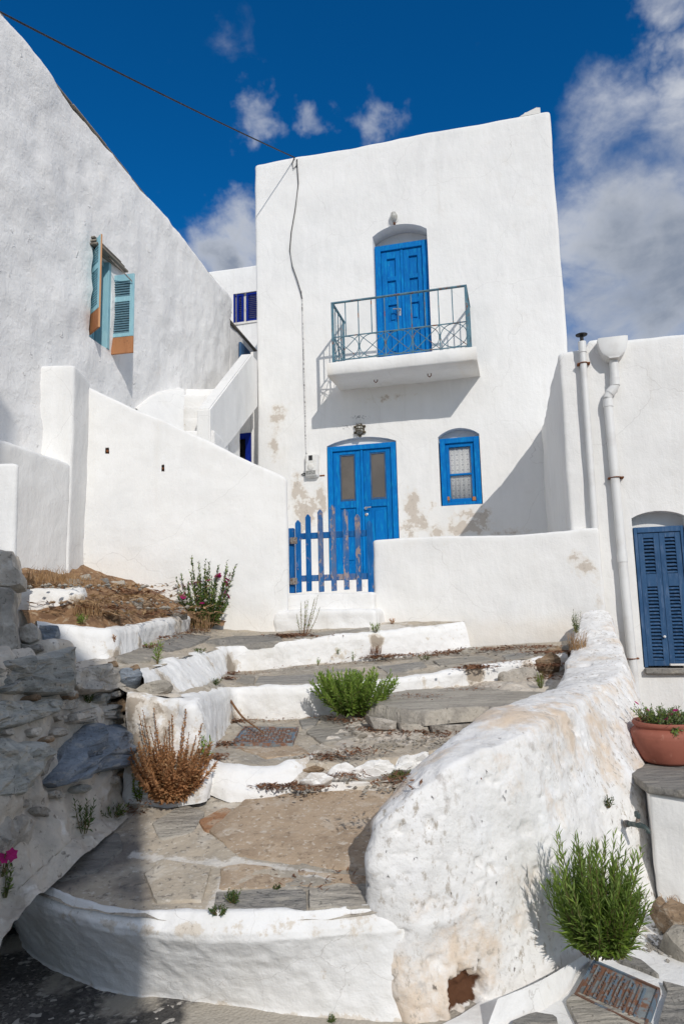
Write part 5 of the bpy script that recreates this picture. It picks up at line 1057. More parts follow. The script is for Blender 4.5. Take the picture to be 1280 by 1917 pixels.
# whitewashed plinth where the courtyard wall meets the fourth tread
pln = plaster('plinth', [tuple(TF.loc(P(x, y, Y))[:2]) for x, y, Y in ((705, 1190, 7.55), (868, 1170, 7.68), (868, 1160, 8.0), (700, 1160, 8.1))], 1.0, P(780, 1180, 7.6)[2]-.0, .03, M['white_step'], tw, r=.03, amp=((.012, 3, 3),), seed=93)

# ================================================================== ROUGH FOREGROUND WALL
rw = empty('retaining_wall', (1.0, 3.2, 0), 0, label='massive weathered whitewashed retaining wall bulging in the right foreground', cat='wall'); RB = np.array([1.0, 3.2, 0])
def Pw(*a): return P(*a)
def WC(low, it, ot, md, bs):                 # column of the wall: inner foot, inner top, outer top, mid face, foot
    o_ = P(*ot); f_ = PS(bs[0], bs[1], (2.87, .03, .02)); return [low, tuple(P(*it)), tuple(o_), tuple(P(md[0], md[1], o_[1]*.35+f_[1]*.65)), tuple(f_), tuple(f_-np.array([0, .02, .25]))]
cols = [
 [(.16, 3.45, .2), (.15, 3.42, .60), (.132, 3.36, .72), (.125, 3.34, .66), (.12, 3.32, .44), (.16, 3.4, -.12)],
 [(.17, 3.4, .3), tuple(P(697, 1541, 3.24)), tuple(P(704, 1553, 3.14)), tuple(P(684, 1625, 3.11)), tuple(P(700, 1745, 3.13)), tuple(P(752, 1930, 3.16))],
 WC((.30, 3.5, .35), (762, 1462, 3.40), (798, 1478, 3.17), (792, 1650), (806, 1908)),
 WC((.42, 3.5, .4), (815, 1408, 3.55), (872, 1424, 3.27), (885, 1650), (893, 1882)),
 WC((.8, 4.2, .5), (920, 1333, 4.0), (1012, 1362, 3.66), (1005, 1600), (1006, 1850)),
 WC((1.4, 5.3, .6), (1045, 1284, 5.1), (1112, 1300, 4.6), (1118, 1500), (1122, 1785)),
 WC((1.8, 6.0, .8), (1062, 1240, 5.9), (1164, 1246, 5.6), (1222, 1440), (1246, 1690)),
 [(2.6, 7.4, 1.0), tuple(P(1088, 1153, 7.3)), tuple(P(1141, 1150, 7.35)), (2.6, 6.4, .5), (2.1, 5.0, .0), (2.1, 5.0, -.3)]]
rows_ = [[np.array(cols[j][i])-RB for j in range(len(cols))] for i in range(6)]
nu = 330; Rr = [resample(r, nu, True) for r in rows_]
A_ = np.stack(Rr, 0); nv = 230; G = np.zeros((nv, nu, 3))
for j in range(nu): G[:, j] = resample(A_[:, j], nv, True)*.4+resample(A_[:, j], nv, False)*.6
nn = grid_normals(G); fl = G.reshape(-1, 3)
tt = np.linspace(0, 1, nv)[:, None]*np.ones((nv, nu)); uu = np.linspace(0, 1, nu)[None]*np.ones((nv, nu))
pit = fbm(fl*9, 7, 3); pit2 = fbm(fl*26, 17, 2); d = .012*fbm(fl*1.6, 95, 2)+.020*(.5-np.abs(fbm(fl*np.array([3.2, 3.2, 4.2]), 99, 2)))+.007*fbm(fl*5*np.array([1, 1, .6]), 96, 3)+.0035*fbm(fl*20, 97, 3)
d = d-.018*np.clip((pit-.80)/.25, 0, 1)-.008*np.clip((pit2-.70)/.2, 0, 1)
G0 = (fl+RB)
hole_c = PS(870, 1880, (2.87, .03, .02))+np.array([0, 0, .03]); hd = np.stack([(G0[:, 0]-hole_c[0])/.085, (G0[:, 2]-hole_c[2])/.11], 1); hm = np.clip(1.0-np.linalg.norm(hd, axis=1)+.55*fbm(G0*np.array([22, 22, 9]), 3, 3), 0, 1)
d = d-.07*np.clip(hm*2.2, 0, 1)
top_m = np.exp(-((tt.ravel()-.28)/.16)**2)
sgn = 1.0 if (nn[nv//2, nu//3] @ np.array([.3, -1, .1])) > 0 else -1.0
G = G+nn*sgn*d.reshape(nv, nu, 1)
idx = np.arange(nv*nu).reshape(nv, nu)
ro = mesh_obj('wall', G.reshape(-1, 3), np.stack([idx[:-1, :-1], idx[:-1, 1:], idx[1:, 1:], idx[1:, :-1]], -1).reshape(-1, 4).tolist(), M['rough'], rw)
setattr_pts(ro, 'pock', np.clip(.80+1.1*fbm(G0*1.7, 55, 3), 0, 1)); setattr_pts(ro, 'rust', np.clip(hm*1.5, 0, 1.0)); setattr_pts(ro, 'warm', .62*np.exp(-((tt.ravel()-.33)/.08)**2)*(uu.ravel() < .8)+.55*np.exp(-((G0[:, 0]-.3)/.25)**2-((G0[:, 2]-.5)/.3)**2)+.5*np.clip(1-G0[:, 2]/.30, 0, 1)); setattr_pts(ro, 'grime', .45*np.clip(1-(tt.ravel())/.30, 0, 1)+.35*np.exp(-((G0[:, 0]-.18)/.12)**2-((G0[:, 2]-.38)/.12)**2))
# low block with the ledge, right
lb = empty('low_wall', (2.2, 4.1, 0), 0, label='low white wall with a slate ledge top at the right edge', cat='wall'); LBB = np.array([2.2, 4.1, 0])
le = [P(1224, 1600, 3.98), P(1330, 1600, 3.80)]; zled = P(1240, 1479, 3.86)[2]
q0 = le[0]; q1 = le[1]; dv = (q1-q0)[:2]; dv /= np.linalg.norm(dv)
qq = [(1.55, 4.03), tuple(q0[:2]), tuple(q0[:2]+dv*1.6), tuple(q0[:2]+dv*1.6+np.array([.16, 1.05])), (1.95, 5.02)]
plaster('wall', [tuple(np.array(q)-LBB[:2]) for q in qq[1:]], -.2, zled-.045, .025, M['white'], lb, r=.02, amp=((.008, 2, 2), (.004, 8, 3)), seed=98)
s0 = q0[:2]+dv*-.02-np.array([.0, .03])
slb = plaster('slate_ledge', [tuple(np.array(q)-LBB[:2]) for q in (s0, s0+dv*1.6, s0+dv*1.6+np.array([.12, 1.0]), s0+np.array([.10, 1.0]))], zled-.042, zled, .04, M['slate'], lb, r=.008, amp=((.004, 3, 2),), seed=99)
# ================================================================== BOTTOM-RIGHT GROUND
fillet = loft('pavement', [PR([(930, 1870, 3.0), (1000, 1840, 3.12), (1060, 1808, 3.28), (1130, 1768, 3.5), (1215, 1706, 3.95), (1290, 1712, 3.95)]), pz([(905, 1940), (985, 1908), (1056, 1866), (1100, 1812), (1215, 1750), (1330, 1738)], (2.87, .042, .02))], .012, M['white_step'], None, amp=((.008, 3, 3), (.004, 12, 3)), seed=110); tag(fillet, kind='structure')
pave = loft('pavement', [pz([(700, 1990), (1000, 1990), (1500, 1990)], (2.87, .046, .02)), pz([(860, 1900), (1050, 1840), (1400, 1760)], (2.87, .046, .02)), pz([(1000, 1800), (1150, 1740), (1400, 1690)], (2.87, .046, .02))], .02, M['white_step'], None, amp=((.004, 4, 3),), seed=111); tag(pave, kind='structure'); setattr_pts(pave, 'worn', np.full(len(pave.data.vertices), .10))
c = coords(fillet); setattr_pts(fillet, 'worn', .18+.15*fbm(c*4, 2, 2))
gpv = empty('paving', (1.2, 3.0, 0), 0); tag(gpv, kind='structure'); GB = np.array([1.2, 3.0, 0])
for k, (ol_, mt_n) in enumerate((([(1060, 1878), (1078, 1862), (1225, 1925), (1190, 1960), (1100, 1960)], 'paleslab'), ([(960, 1917), (1000, 1898), (1040, 1905), (1050, 1960), (940, 1960)], 'slate'), ([(1240, 1842), (1290, 1856), (1330, 1900), (1250, 1960), (1230, 1925), (1250, 1860)], 'slate'), ([(1172, 1790), (1200, 1800), (1236, 1832), (1190, 1812), (1150, 1798)], 'slate'))):
    slab(ol_, GP, M[mt_n], .012, seed=20+k, parent=gpv, base=GB)

# ---- right part of the second landing: big slab, rubble, broken whitewashed edge
slabt = [(683, 1332), (702, 1313), (760, 1297), (880, 1285), (1000, 1276), (1060, 1285), (960, 1350), (915, 1342), (850, 1347), (800, 1352), (740, 1345)]
fill = loft('rubble_bed', rel([PR([(660, 1330, 5.7), (760, 1296, 6.1), (900, 1278, 6.35), (1070, 1250, 6.6)]), PR([(655, 1350, 5.3), (740, 1362, 5.2), (840, 1368, 5.0), (980, 1370, 4.9)]), PR([(600, 1395, 4.8), (680, 1405, 4.75), (760, 1400, 4.75), (880, 1390, 4.8)]), PR([(555, 1450, 4.28), (660, 1458, 4.25), (760, 1448, 4.3), (860, 1430, 4.4)]), PR([(545, 1486, 4.18), (660, 1486, 4.15), (760, 1468, 4.2), (860, 1450, 4.3)])]), .016, M['mortar'], path, amp=((.02, 3, 3), (.014, 9, 3), (.006, 24, 2)), seed=140)
sp = np.array([P(x, y, 5.15+(1345-y)*.020) for x, y in slabt]); zz_ = sp[:, 2].mean(); sp[:, 2] = sp[:, 2]*.3+zz_*.7
slab(None, None, M['paleslab'], .035, seed=40, raw=sp, lift=.015)
for k, (pts_, Y) in enumerate((([(686, 1340), (740, 1350), (742, 1368), (700, 1366)], 5.1), ([(745, 1352), (800, 1358), (806, 1374), (750, 1372)], 5.05), ([(805, 1358), (870, 1356), (880, 1372), (812, 1376)], 5.0))):
    stone(np.array([P(x, y, Y) for x, y in pts_]), M['greystone'] if k != 1 else M['paleslab'], path, PB, np.array([.1, -.95, .2]), .03, .12, 150+k)
for k, (ol_, Y, wt) in enumerate((([(562, 1466), (580, 1452), (606, 1450), (622, 1460), (604, 1472), (575, 1474)], 4.14, 'white_step'), ([(612, 1450), (628, 1432), (650, 1428), (664, 1440), (650, 1456), (626, 1462)], 4.22, 'white_step'), ([(656, 1450), (672, 1430), (700, 1420), (732, 1424), (738, 1444), (712, 1458), (676, 1460)], 4.25, 'white_step'),
      ([(736, 1446), (744, 1420), (776, 1412), (800, 1408), (812, 1428), (780, 1448)], 4.32, 'white_step'), ([(590, 1410), (630, 1400), (660, 1410), (655, 1428), (610, 1430)], 4.55, 'greystone'), ([(700, 1395), (740, 1390), (760, 1400), (735, 1412), (705, 1410)], 4.75, 'paleslab'), ([(760, 1378), (790, 1374), (800, 1386), (770, 1394)], 4.9, 'greystone'), ([(640, 1376), (668, 1370), (690, 1378), (660, 1390)], 5.0, 'paleslab'), ([(560, 1448), (586, 1434), (606, 1440), (590, 1450)], 4.3, 'brownstone'))):
    o_ = stone(np.array([P(x, y, Y) for x, y in ol_]), M[wt], path, PB, np.array([.05, -.85, .5]), .03, .14, 160+k, rough=1.9)
    if wt == 'white_step': setattr_pts(o_, 'worn', np.full(len(o_.data.vertices), .15))
lpx = ((556, 1468, 1484), (640, 1464, 1482), (720, 1460, 1472), (810, 1450, 1460))
lip = loft('riser', rel([[P(x, y0, 4.3) for x, y0, y1 in lpx], [P(x, y0+2, 4.2) for x, y0, y1 in lpx], [PS(x, y1, L1)+np.array([0, 0, .012]) for x, y0, y1 in lpx], [PS(x, y1+5, L1)-np.array([0, 0, .03]) for x, y0, y1 in lpx]]), .014, M['white_step'], path, amp=((.010, 4, 3), (.005, 12, 3)), seed=170); setattr_pts(lip, 'worn', np.full(len(lip.data.vertices), .42))
# shaded end of the third tread: dark rubble and flat stones
for k, (ol_, Y, mt_n) in enumerate((([(930, 1266), (975, 1254), (1012, 1262), (1004, 1280), (950, 1290)], 6.3, 'greystone'), ([(1048, 1215), (1075, 1206), (1086, 1222), (1070, 1240), (1052, 1236)], 6.9, 'greystone'), ([(1000, 1240), (1030, 1226), (1050, 1240), (1030, 1262), (1005, 1258)], 6.5, 'brownstone'), ([(860, 1226), (880, 1216), (900, 1222), (880, 1232)], 7.2, 'paleslab'), ([(1020, 1222), (1045, 1214), (1052, 1224), (1030, 1230)], 6.8, 'brownstone'))):
    stone(np.array([P(x, y, Y) for x, y in ol_]), M[mt_n], path, PB, np.array([0, -.6, .8]), .05, .1, 180+k)

# ---- loose flat stones on the dry terrace (each its own thing)
LOOSE = [([(165, 1092), (200, 1086), (206, 1094), (172, 1098)], 7.1, 'slate', 'thin grey slate against the foot of the big white wall'), ([(204, 1094), (232, 1090), (236, 1100), (208, 1101)], 7.2, 'paleslab', 'pale slate chip beside the thin grey slate under the big wall'),
 ([(242, 1128), (264, 1122), (272, 1130), (258, 1138), (244, 1136)], 6.7, 'paleslab', 'pale rounded stone on the dry brown terrace'), ([(266, 1132), (278, 1128), (286, 1134), (272, 1140)], 6.7, 'brownstone', 'small reddish stone next to the pale rounded terrace stone'),
 ([(198, 1136), (206, 1130), (230, 1146), (246, 1152), (236, 1156), (214, 1148)], 5.9, 'slate', 'long grey flat stone lying diagonally on the dry terrace'), ([(180, 1152), (220, 1150), (226, 1156), (184, 1160)], 5.5, 'brownstone', 'brown flat stone near the edge of the lowest white terrace riser'),
 ([(300, 1150), (346, 1144), (350, 1150), (304, 1156)], 7.0, 'slate', 'narrow slate strip beside the flowering shrub'), ([(150, 1082), (168, 1078), (172, 1086), (152, 1088)], 6.8, 'paleslab', 'pale stone half buried in the dry grass'), ([(122, 1088), (150, 1090), (160, 1098), (130, 1098)], 6.0, 'paleslab', 'whitish flat stone between dry grass and white block')]
def stone_thing(ol_, Y, mat, label, nrm=(0.05, -.55, .83), thick=.035, seed=0, group=None, Yj=0):
    pts = np.array([P(x, y, Y) for x, y in ol_]); c = pts.mean(0); nr = np.array(nrm); nr = nr/np.linalg.norm(nr)
    # lay the outline down on the slope
    pts = pts + np.array([0, 1, 0])[None]*((pts[:, 2]-c[2])*1.2)[:, None]
    o = stone(pts, mat, None, c, nr, thick, .06, seed); o.name = 'loose_stone'; o.location = tuple(c); tag(o, label, 'stone', group); return o
for k, (ol_, Y, mt_n, lb_) in enumerate(LOOSE): stone_thing(ol_, Y, M[mt_n], lb_, seed=200+k)

# ================================================================== COVERS
def frame_uv(A_, B_, D_):
    U = B_-A_; V = D_-A_; Nn = np.cross(U, V); Nn /= np.linalg.norm(Nn); Nn = Nn if Nn[2] > 0 else -Nn
    return lambda u, v, h: A_+U*u+V*v+Nn*h
def cbox(m_, f, u0, u1, v0, v1, h0, h1, off):
    m_.prism([f(u0, v0, h0)-off, f(u1, v0, h0)-off, f(u1, v1, h0)-off, f(u0, v1, h0)-off], f(0, 0, h1)-f(0, 0, h0))
cA, cB, cD = PS(436, 1392, (4.24, .785, .033)), PS(546, 1394, (4.24, .785, .033)), PS(458, 1363, (4.24, .785, .033))
mc = empty('manhole_cover', tuple(cA), 0, label='small rusty blue chequered manhole cover set in the second landing', cat='manhole cover'); f = frame_uv(cA, cB, cD)
m_ = MB(); cbox(m_, f, 0, 1, 0, 1, -.03, .004, cA); m_.build('plate', M['coverrust'], mc)
m_ = MB(); cbox(m_, f, -.02, 1.02, -.03, 0, -.03, .010, cA); cbox(m_, f, -.02, 1.02, 1.0, 1.03, -.03, .010, cA); cbox(m_, f, -.02, 0, 0, 1, -.03, .010, cA); cbox(m_, f, 1, 1.02, 0, 1, -.03, .010, cA); m_.build('rim', M['coverblue'], mc)
m_ = MB()
for i in range(13):
    for j in range(8):
        u, v = .04+.92*(i+.5)/13, .05+.9*(j+.5)/8
        if (i+j) % 2: cbox(m_, f, u-.030, u+.030, v-.018, v+.018, .004, .011, cA)
        else: cbox(m_, f, u-.011, u+.011, v-.045, v+.045, .004, .011, cA)
tag(m_.build('tread_studs', M['coverblue'], mc), kind='stuff')
cA, cB, cD = PS(1077, 1863, (2.87, .066, .02)), PS(1206, 1926, (2.87, .066, .02)), PS(1112, 1801, (2.87, .066, .02))
mc = empty('manhole_cover', tuple(cA), 0, label='large rusty grey blue ribbed manhole cover at the foot of the rough wall', cat='manhole cover'); f = frame_uv(cA, cB, cD)
m_ = MB(); cbox(m_, f, 0, 1, 0, 1, -.05, .0, cA); m_.build('plate', M['coverblue'], mc)
m_ = MB(); cbox(m_, f, -.015, 1.015, -.02, .015, -.05, .008, cA); cbox(m_, f, -.015, 1.015, .985, 1.02, -.05, .008, cA); cbox(m_, f, -.015, .015, .015, .985, -.05, .008, cA); cbox(m_, f, .985, 1.015, .015, .985, -.05, .008, cA); m_.build('rim', M['coverrust'], mc)
rib = None
for k, u in enumerate((.10, .155, .24, .295, .37, .425, .49, .545, .62, .68, .76, .83)):
    a = .08+.02*(k % 3); b_ = .93-.03*((k*2) % 4)
    m_ = MB(); cbox(m_, f, u-.012, u+.012, a, b_, 0, .006, cA); m_.build('rib', M['coverrust'] if k % 2 == 1 else M['coverblue'], mc)
m_ = MB()
for k in range(11):
    v = .12+.075*k
    for u0 in (.10, .24, .37, .49, .62):
        if (k+int(u0*10)) % 3: cbox(m_, f, u0+.012, u0+.043+.02*(k % 2), v-.010, v+.010, 0, .007, cA)
tag(m_.build('tread_studs', M['coverrust'], mc), kind='stuff')

# ================================================================== PLANTS
bpy.context.view_layer.update(); DG = bpy.context.evaluated_depsgraph_get()
def HIT(px, py, Y=None, near=.9):
    d = raydir(px, py); st_ = Vector(E3)
    for _ in range(12):
        ok, loc, nr, i, ob, mt_ = scene.ray_cast(DG, st_, Vector(d))
        if not ok or not ob.name.startswith(('foliage', 'stem', 'flower', 'dry_grass', 'leaf_litter', 'gravel')): break
        st_ = loc+Vector(d)*.002
    p = np.array(loc) if ok else P(px, py, Y)
    return p if Y is None or abs(p[1]-Y) < near else P(px, py, Y)
def leaf_mesh(name, bases, dirs, lens, widths, nrms, mat, parent, bend=.18):
    n = len(bases); b = np.asarray(bases); d = np.asarray(dirs); d = d/np.linalg.norm(d, axis=1, keepdims=True); s = np.cross(d, nrms); s /= np.maximum(np.linalg.norm(s, axis=1, keepdims=True), 1e-6); nn_ = np.cross(s, d)
    ln, w = np.asarray(lens)[:, None], np.asarray(widths)[:, None]; cv = RNG.uniform(-.5, 1, (n, 1))*bend*ln
    v = np.stack([b, b+d*ln*.45+s*w*.5+nn_*(w*.18), b+d*ln*.45-s*w*.5+nn_*(w*.18), b+d*ln-nn_*cv, b+d*ln*.45], 1).reshape(-1, 3); i = np.arange(n)[:, None]*5
    f = np.concatenate([i+np.array([[0, 4, 1]]), i+np.array([[0, 2, 4]]), i+np.array([[4, 3, 1]]), i+np.array([[4, 2, 3]])], 0)
    return tag(mesh_obj(name, v, f.tolist(), mat, parent, False), kind='stuff')
def plant(name, label, cat, base, h, spread, nst, nl, ll, lw, mleaf, mstem, seed=0, lean=(0, 0, 0), upr=.55, group=None, flowers=0, fl_size=.02, bare=.12, splay=55, stem_r=.003, hvar=.45, leaf_in=1.0, fl_lo=.55):
    rg = np.random.default_rng(seed); root = empty(name, tuple(base), 0, label=label, cat=cat, group=group); m_ = MB(); LB, LD, LL, LW, LN = [], [], [], [], []; tips = []
    for s in range(nst):
        az = rg.uniform(0, 2*math.pi); rr = math.sqrt(rg.uniform(0, 1)); H_ = h*(1-hvar*rg.uniform(0, 1)*(.4+.6*rr))
        foot = np.array([math.cos(az), math.sin(az), 0])*rr*spread*.25; end = np.array([math.cos(az)*rr*spread, math.sin(az)*rr*spread, H_])+np.asarray(lean)*H_
        midp = foot*.4+end*.5+np.array([math.cos(az)*spread*.12*rr, math.sin(az)*spread*.12*rr, -.05*H_])+rg.normal(0, .02, 3)*h
        t = np.linspace(0, 1, 7)[:, None]; pts = foot*(1-t)**2+2*midp*t*(1-t)+end*t*t
        m_.tube(pts, [stem_r*(1.2-.8*k/6) for k in range(7)], 4, cap=False); tips.append((pts, az))
        for j in range(nl):
            u = bare+(1-bare)*(j+rg.uniform(0, 1))/nl; p = foot*(1-u)**2+2*midp*u*(1-u)+end*u*u; tg = 2*(1-u)*(midp-foot)+2*u*(end-midp); tg /= np.linalg.norm(tg)
            a = j*2.4+rg.uniform(-.5, .5); e1 = np.cross(tg, [0, .3, 1.0]); e1 /= max(np.linalg.norm(e1), 1e-6); e2 = np.cross(tg, e1); o_ = e1*math.cos(a)+e2*math.sin(a); sp = math.radians(splay*(1.1-.55*u)+rg.uniform(-12, 12)); d_ = tg*math.cos(sp)+o_*math.sin(sp)
            LB.append(p); LD.append(d_); k = (1-.45*u**2)*rg.uniform(.7, 1.15); LL.append(ll*k); LW.append(lw*k); LN.append(tg*.6+np.array([0, 0, .8])+rg.normal(0, .3, 3))
    tag(m_.build('stem', mstem, root, False, None), kind='stuff')
    if LB:
        mx = {'fresh_leaf': ('leaf_grey', .3), 'grey_green_leaf': ('leaf', .35), 'dark_leaf': ('leaf_grey', .3), 'dry_leaf': ('straw', .15), 'pale_succulent_leaf': ('leaf', .25)}.get(mleaf.name)
        pick = rg.uniform(0, 1, len(LB)) < (mx[1] if mx else 0); A_ = [np.array(q) for q in (LB, LD, LL, LW, LN)]
        leaf_mesh('foliage', *[q[~pick] for q in A_], mleaf, root)
        if pick.sum() > 40: leaf_mesh('foliage', *[q[pick] for q in A_], M[mx[0]], root)
        elif pick.any(): leaf_mesh('foliage', *[q[pick] for q in A_], mleaf, root)
    fm = None
    for k in range(flowers):
        pts, az = tips[rg.integers(len(tips))]; p = pts[int(rg.integers(int(7*fl_lo), 7))]+rg.normal(0, .012, 3)
        if fm is None:
            b_ = MB()
            for q in range(6):
                a = q*math.pi/3; c_ = Vector((math.cos(a), math.sin(a), .35)); sdv = Vector((-math.sin(a), math.cos(a), 0)); vs = [b_.bm.verts.new(x*fl_size) for x in (Vector((0, 0, 0)), c_*.6+sdv*.38, c_+Vector((0, 0, -.15)), c_*.6-sdv*.38)]; b_.bm.faces.new(vs)
            fm = b_.build('flower', M['magenta'], root, False, None)
            o_ = fm
        else: o_ = copy_to(fm, root)
        o_.location = tuple(p); o_.rotation_euler = (rg.uniform(-.9, 1.3), rg.uniform(-.8, .8), rg.uniform(0, 6)); sc = rg.uniform(.7, 1.25); o_.scale = (sc,)*3
    return root
def tuft(name, label, cat, base, h, r, n, mat, seed=0, group=None, w=.004):
    rg = np.random.default_rng(seed); v = []; f_ = []
    for k in range(n):
        a = rg.uniform(0, 6.28); q = math.sqrt(rg.uniform(0, 1))*r; p = np.array([math.cos(a)*q, math.sin(a)*q, -.01]); b_ = rg.uniform(0, 6.28); hh = h*rg.uniform(.4, 1.1); ou = np.array([math.cos(b_), math.sin(b_), 0]); sd_ = np.array([-ou[1], ou[0], 0])*w*.5; i = len(v)
        m1 = p+ou*hh*.22+np.array([0, 0, hh*.6]); v += [p-sd_, p+sd_, m1+sd_*.8, m1-sd_*.8, p+ou*hh*rg.uniform(.4, .9)+np.array([0, 0, hh*rg.uniform(.6, 1)])]; f_ += [[i, i+1, i+2, i+3], [i+3, i+2, i+4]]
    o = mesh_obj(name, v, f_, mat, None, False); o.location = tuple(base); return tag(o, label, cat, group)
plant('flowering_shrub', 'tall green and brown shrub with magenta flowers against the big white wall', 'shrub', HIT(384, 1176, 7.25),   .80, .34, 75, 44, .065, .030, M['leaf_dark'], M['drystem'], 301, flowers=30, fl_size=.045, hvar=.8, splay=55)
plant('dry_shrub', 'tall rust brown dead spikes at the corner of the lower platform', 'shrub', HIT(320, 1494, 4.02), .50, .20, 30, 46, .026, .016, M['leaf_dry'], M['drystem'], 302, hvar=.6, bare=.25, splay=55)
plant('dry_shrub', 'low dense orange brown dead tuft under the dry spikes', 'shrub', HIT(320, 1496, 4.02), .30, .25, 150, 60, .036, .019, M['leaf_dry'], M['drystem'], 308, hvar=.55, bare=.05, splay=65)
plant('green_bush', 'dense bright green bush in the middle of the white steps', 'bush', HIT(662, 1338, 5.55), .33, .36, 130, 42, .060, .020, M['leaf'], M['stem'], 303, hvar=.45, splay=48, bare=.1)
plant('wall_bush', 'large spiky green bush growing out of the foot of the rough wall', 'bush', P(1116, 1788, 3.20), .48, .21, 85, 44, .075, .0115, M['leaf_grey'], M['stem'], 304, hvar=.65, splay=50, lean=(.0, -.05, 0))
plant('wall_bush', 'low fresh green clump at the right of the spiky wall bush', 'bush', P(1146, 1788, 3.18), .34, .18, 70, 40, .075, .011, M['leaf'], M['stem'], 305, hvar=.5, splay=52)
plant('tall_weed', 'tall thin wispy weed leaning in front of the gate steps', 'weed', HIT(568, 1190, 7.4), .42, .16, 9, 26, .030, .010, M['leaf_grey'], M['drystem'], 306, lean=(.12, 0, 0), hvar=.6, bare=.2)
WEEDS = [((295, 1243, 4.75), .16, .05, 5, 12, .055, .011, 'leaf', 'single upright leafy weed on the white shoulder above the stones'), ((228, 1292, 4.2), .10, .05, 10, 10, .035, .010, 'leaf_dark', 'dark green weed between the grey stones near the white shoulder'), ((166, 1316, 3.9), .05, .03, 8, 8, .025, .010, 'leaf_dark', 'tiny green weed in the mortar of the stone wall'),
 ((158, 1560, 3.78), .17, .06, 8, 14, .042, .012, 'leaf_dark', 'shaded green weed on the platform edge under the stone wall'), ((212, 1530, 3.92), .06, .10, 16, 9, .028, .010, 'leaf_dark', 'low creeping green weed along the platform edge'), ((262, 1500, 4.0), .16, .05, 9, 16, .035, .014, 'leaf', 'bright green weed beside the dead brown shrub'), ((380, 1425, 4.12), .16, .06, 6, 9, .05, .014, 'leaf', 'broad leaved weed between the dead shrub and the white riser'),
 ((404, 1282, 5.3), .05, .05, 10, 8, .03, .010, 'leaf_dark', 'small dark weed at the corner of the fourth tread riser'), ((702, 1184, 7.2), .10, .07, 12, 8, .05, .008, 'leaf_grey', 'grey green grassy weed on the edge of the white plinth'), ((662, 1237, 7.0), .14, .04, 6, 12, .03, .009, 'leaf', 'upright weed at the foot of the white fourth riser'), ((594, 1246, 7.0), .10, .03, 3, 7, .03, .012, 'leaf', 'thin weed in a crack of the white fourth riser'), ((632, 1225, 7.12), .06, .03, 5, 6, .03, .014, 'leaf', 'tiny weed stuck in the horizontal crack of the white riser'),
 ((734, 1168, 7.6), .06, .05, 9, 6, .03, .012, 'leaf_dry', 'brownish weed low on the courtyard wall'), ((408, 1712, 2.98), .03, .045, 16, 7, .018, .009, 'leaf_dark', 'round mossy weed on the kerb of the lower platform'), ((437, 1690, 3.0), .045, .04, 16, 8, .020, .009, 'leaf_dark', 'mossy weed beside the dark slab on the lower platform'), ((520, 1664, 3.1), .012, .03, 8, 5, .016, .008, 'leaf_dark', 'tiny moss dot on the tan slab'),
 ((1012, 1288, 5.9), .14, .05, 14, 14, .028, .006, 'leaf', 'feathery green weed behind the top of the rough wall'), ((1079, 1185, 6.9), .22, .05, 12, 16, .030, .009, 'leaf_dark', 'green weed with a tiny bloom where the rough wall meets the courtyard wall'), ((1137, 1512, 3.72), .07, .04, 9, 8, .024, .010, 'leaf_dark', 'dark weed in the vertical crack of the rough wall'), ((755, 1458, 4.2), .05, .14, 26, 10, .022, .007, 'leaf_dark', 'shaded dark ground weed beside the broken white stones'), ((155, 1168, 5.1), .07, .06, 12, 8, .035, .008, 'leaf', 'green weed on the soil in front of the white terrace block'), ((280, 1214, 5.85), .05, .05, 8, 8, .03, .010, 'leaf', 'small green weed at the foot of the fifth riser'), ((375, 1222, 6.0), .04, .06, 10, 7, .03, .010, 'leaf_dark', 'flat dark weed on the shoulder of the fourth riser'), ((445, 1206, 7.05), .02, .04, 6, 5, .025, .010, 'leaf_dark', 'tiny weed on the concrete of the fourth tread'), ((215, 1202, 5.02), .05, .025, 5, 6, .025, .010, 'leaf_dry', 'dry little weed in a hole of the fifth riser'), ((620, 1912, 2.8), .02, .025, 8, 6, .014, .007, 'leaf_dark', 'tiny weed in the street at the foot of the kerb'), ((10, 1680, 3.2), .14, .04, 10, 12, .03, .012, 'leaf_dark', 'dark weed in the corner between stone wall and kerb'), ((1250, 1690, 3.7), .06, .03, 4, 5, .03, .005, 'leaf_dry', 'dry orange twiggy weed at the right edge below the low wall'), ((795, 1236, 7.0), .05, .07, 12, 7, .03, .008, 'leaf_dark', 'flat weed among litter on the third tread')]
for k, (b_, h_, sp_, ns, nl, ll_, lw_, mt_n, lb_) in enumerate(WEEDS): plant('weed', lb_, 'weed', HIT(*b_), h_, sp_, ns, nl, ll_, lw_, M[mt_n], M['stem'] if 'dry' not in mt_n else M['drystem'], 320+k, stem_r=.002)
plant('flower_sprig', 'magenta bloom hanging at the left edge over the grey stone', 'flower', HIT(2, 1640, 3.12), .10, .05, 5, 5, .02, .01, M['leaf_dark'], M['stem'], 360, flowers=6, fl_size=.024)
TUFTS = [((75, 1088, 5.7), .16, .30, 340, 'straw', 'dry straw grass on top of the white terrace block', 'grass'), ((120, 1092, 5.9), .12, .30, 240, 'straw', 'dry straw grass along the low grey wall', 'grass'), ((165, 1150, 5.4), .16, .10, 110, 'straw', 'dry grass clump in front of the brown soil slope', 'grass'), ((372, 1182, 7.0), .26, .13, 90, 'straw', 'pale dry grass stalks around the flowering shrub', 'grass'), ((1080, 1215, 6.7), .22, .07, 110, 'straw', 'hanging straw at the end of the rough wall', 'grass'), ((702, 1222, 7.1), .12, .06, 90, 'litter', 'brown dead tuft in the gap of the fourth riser', 'grass'), ((1255, 1682, 3.7), .05, .05, 24, 'straw', 'few straws under the slate ledge', 'grass')]
for k, (b_, h_, r_, n_, mt_n, lb_, ct) in enumerate(TUFTS): tuft('dry_grass', lb_, ct, HIT(*b_), h_, r_, n_, M[mt_n], 400+k)
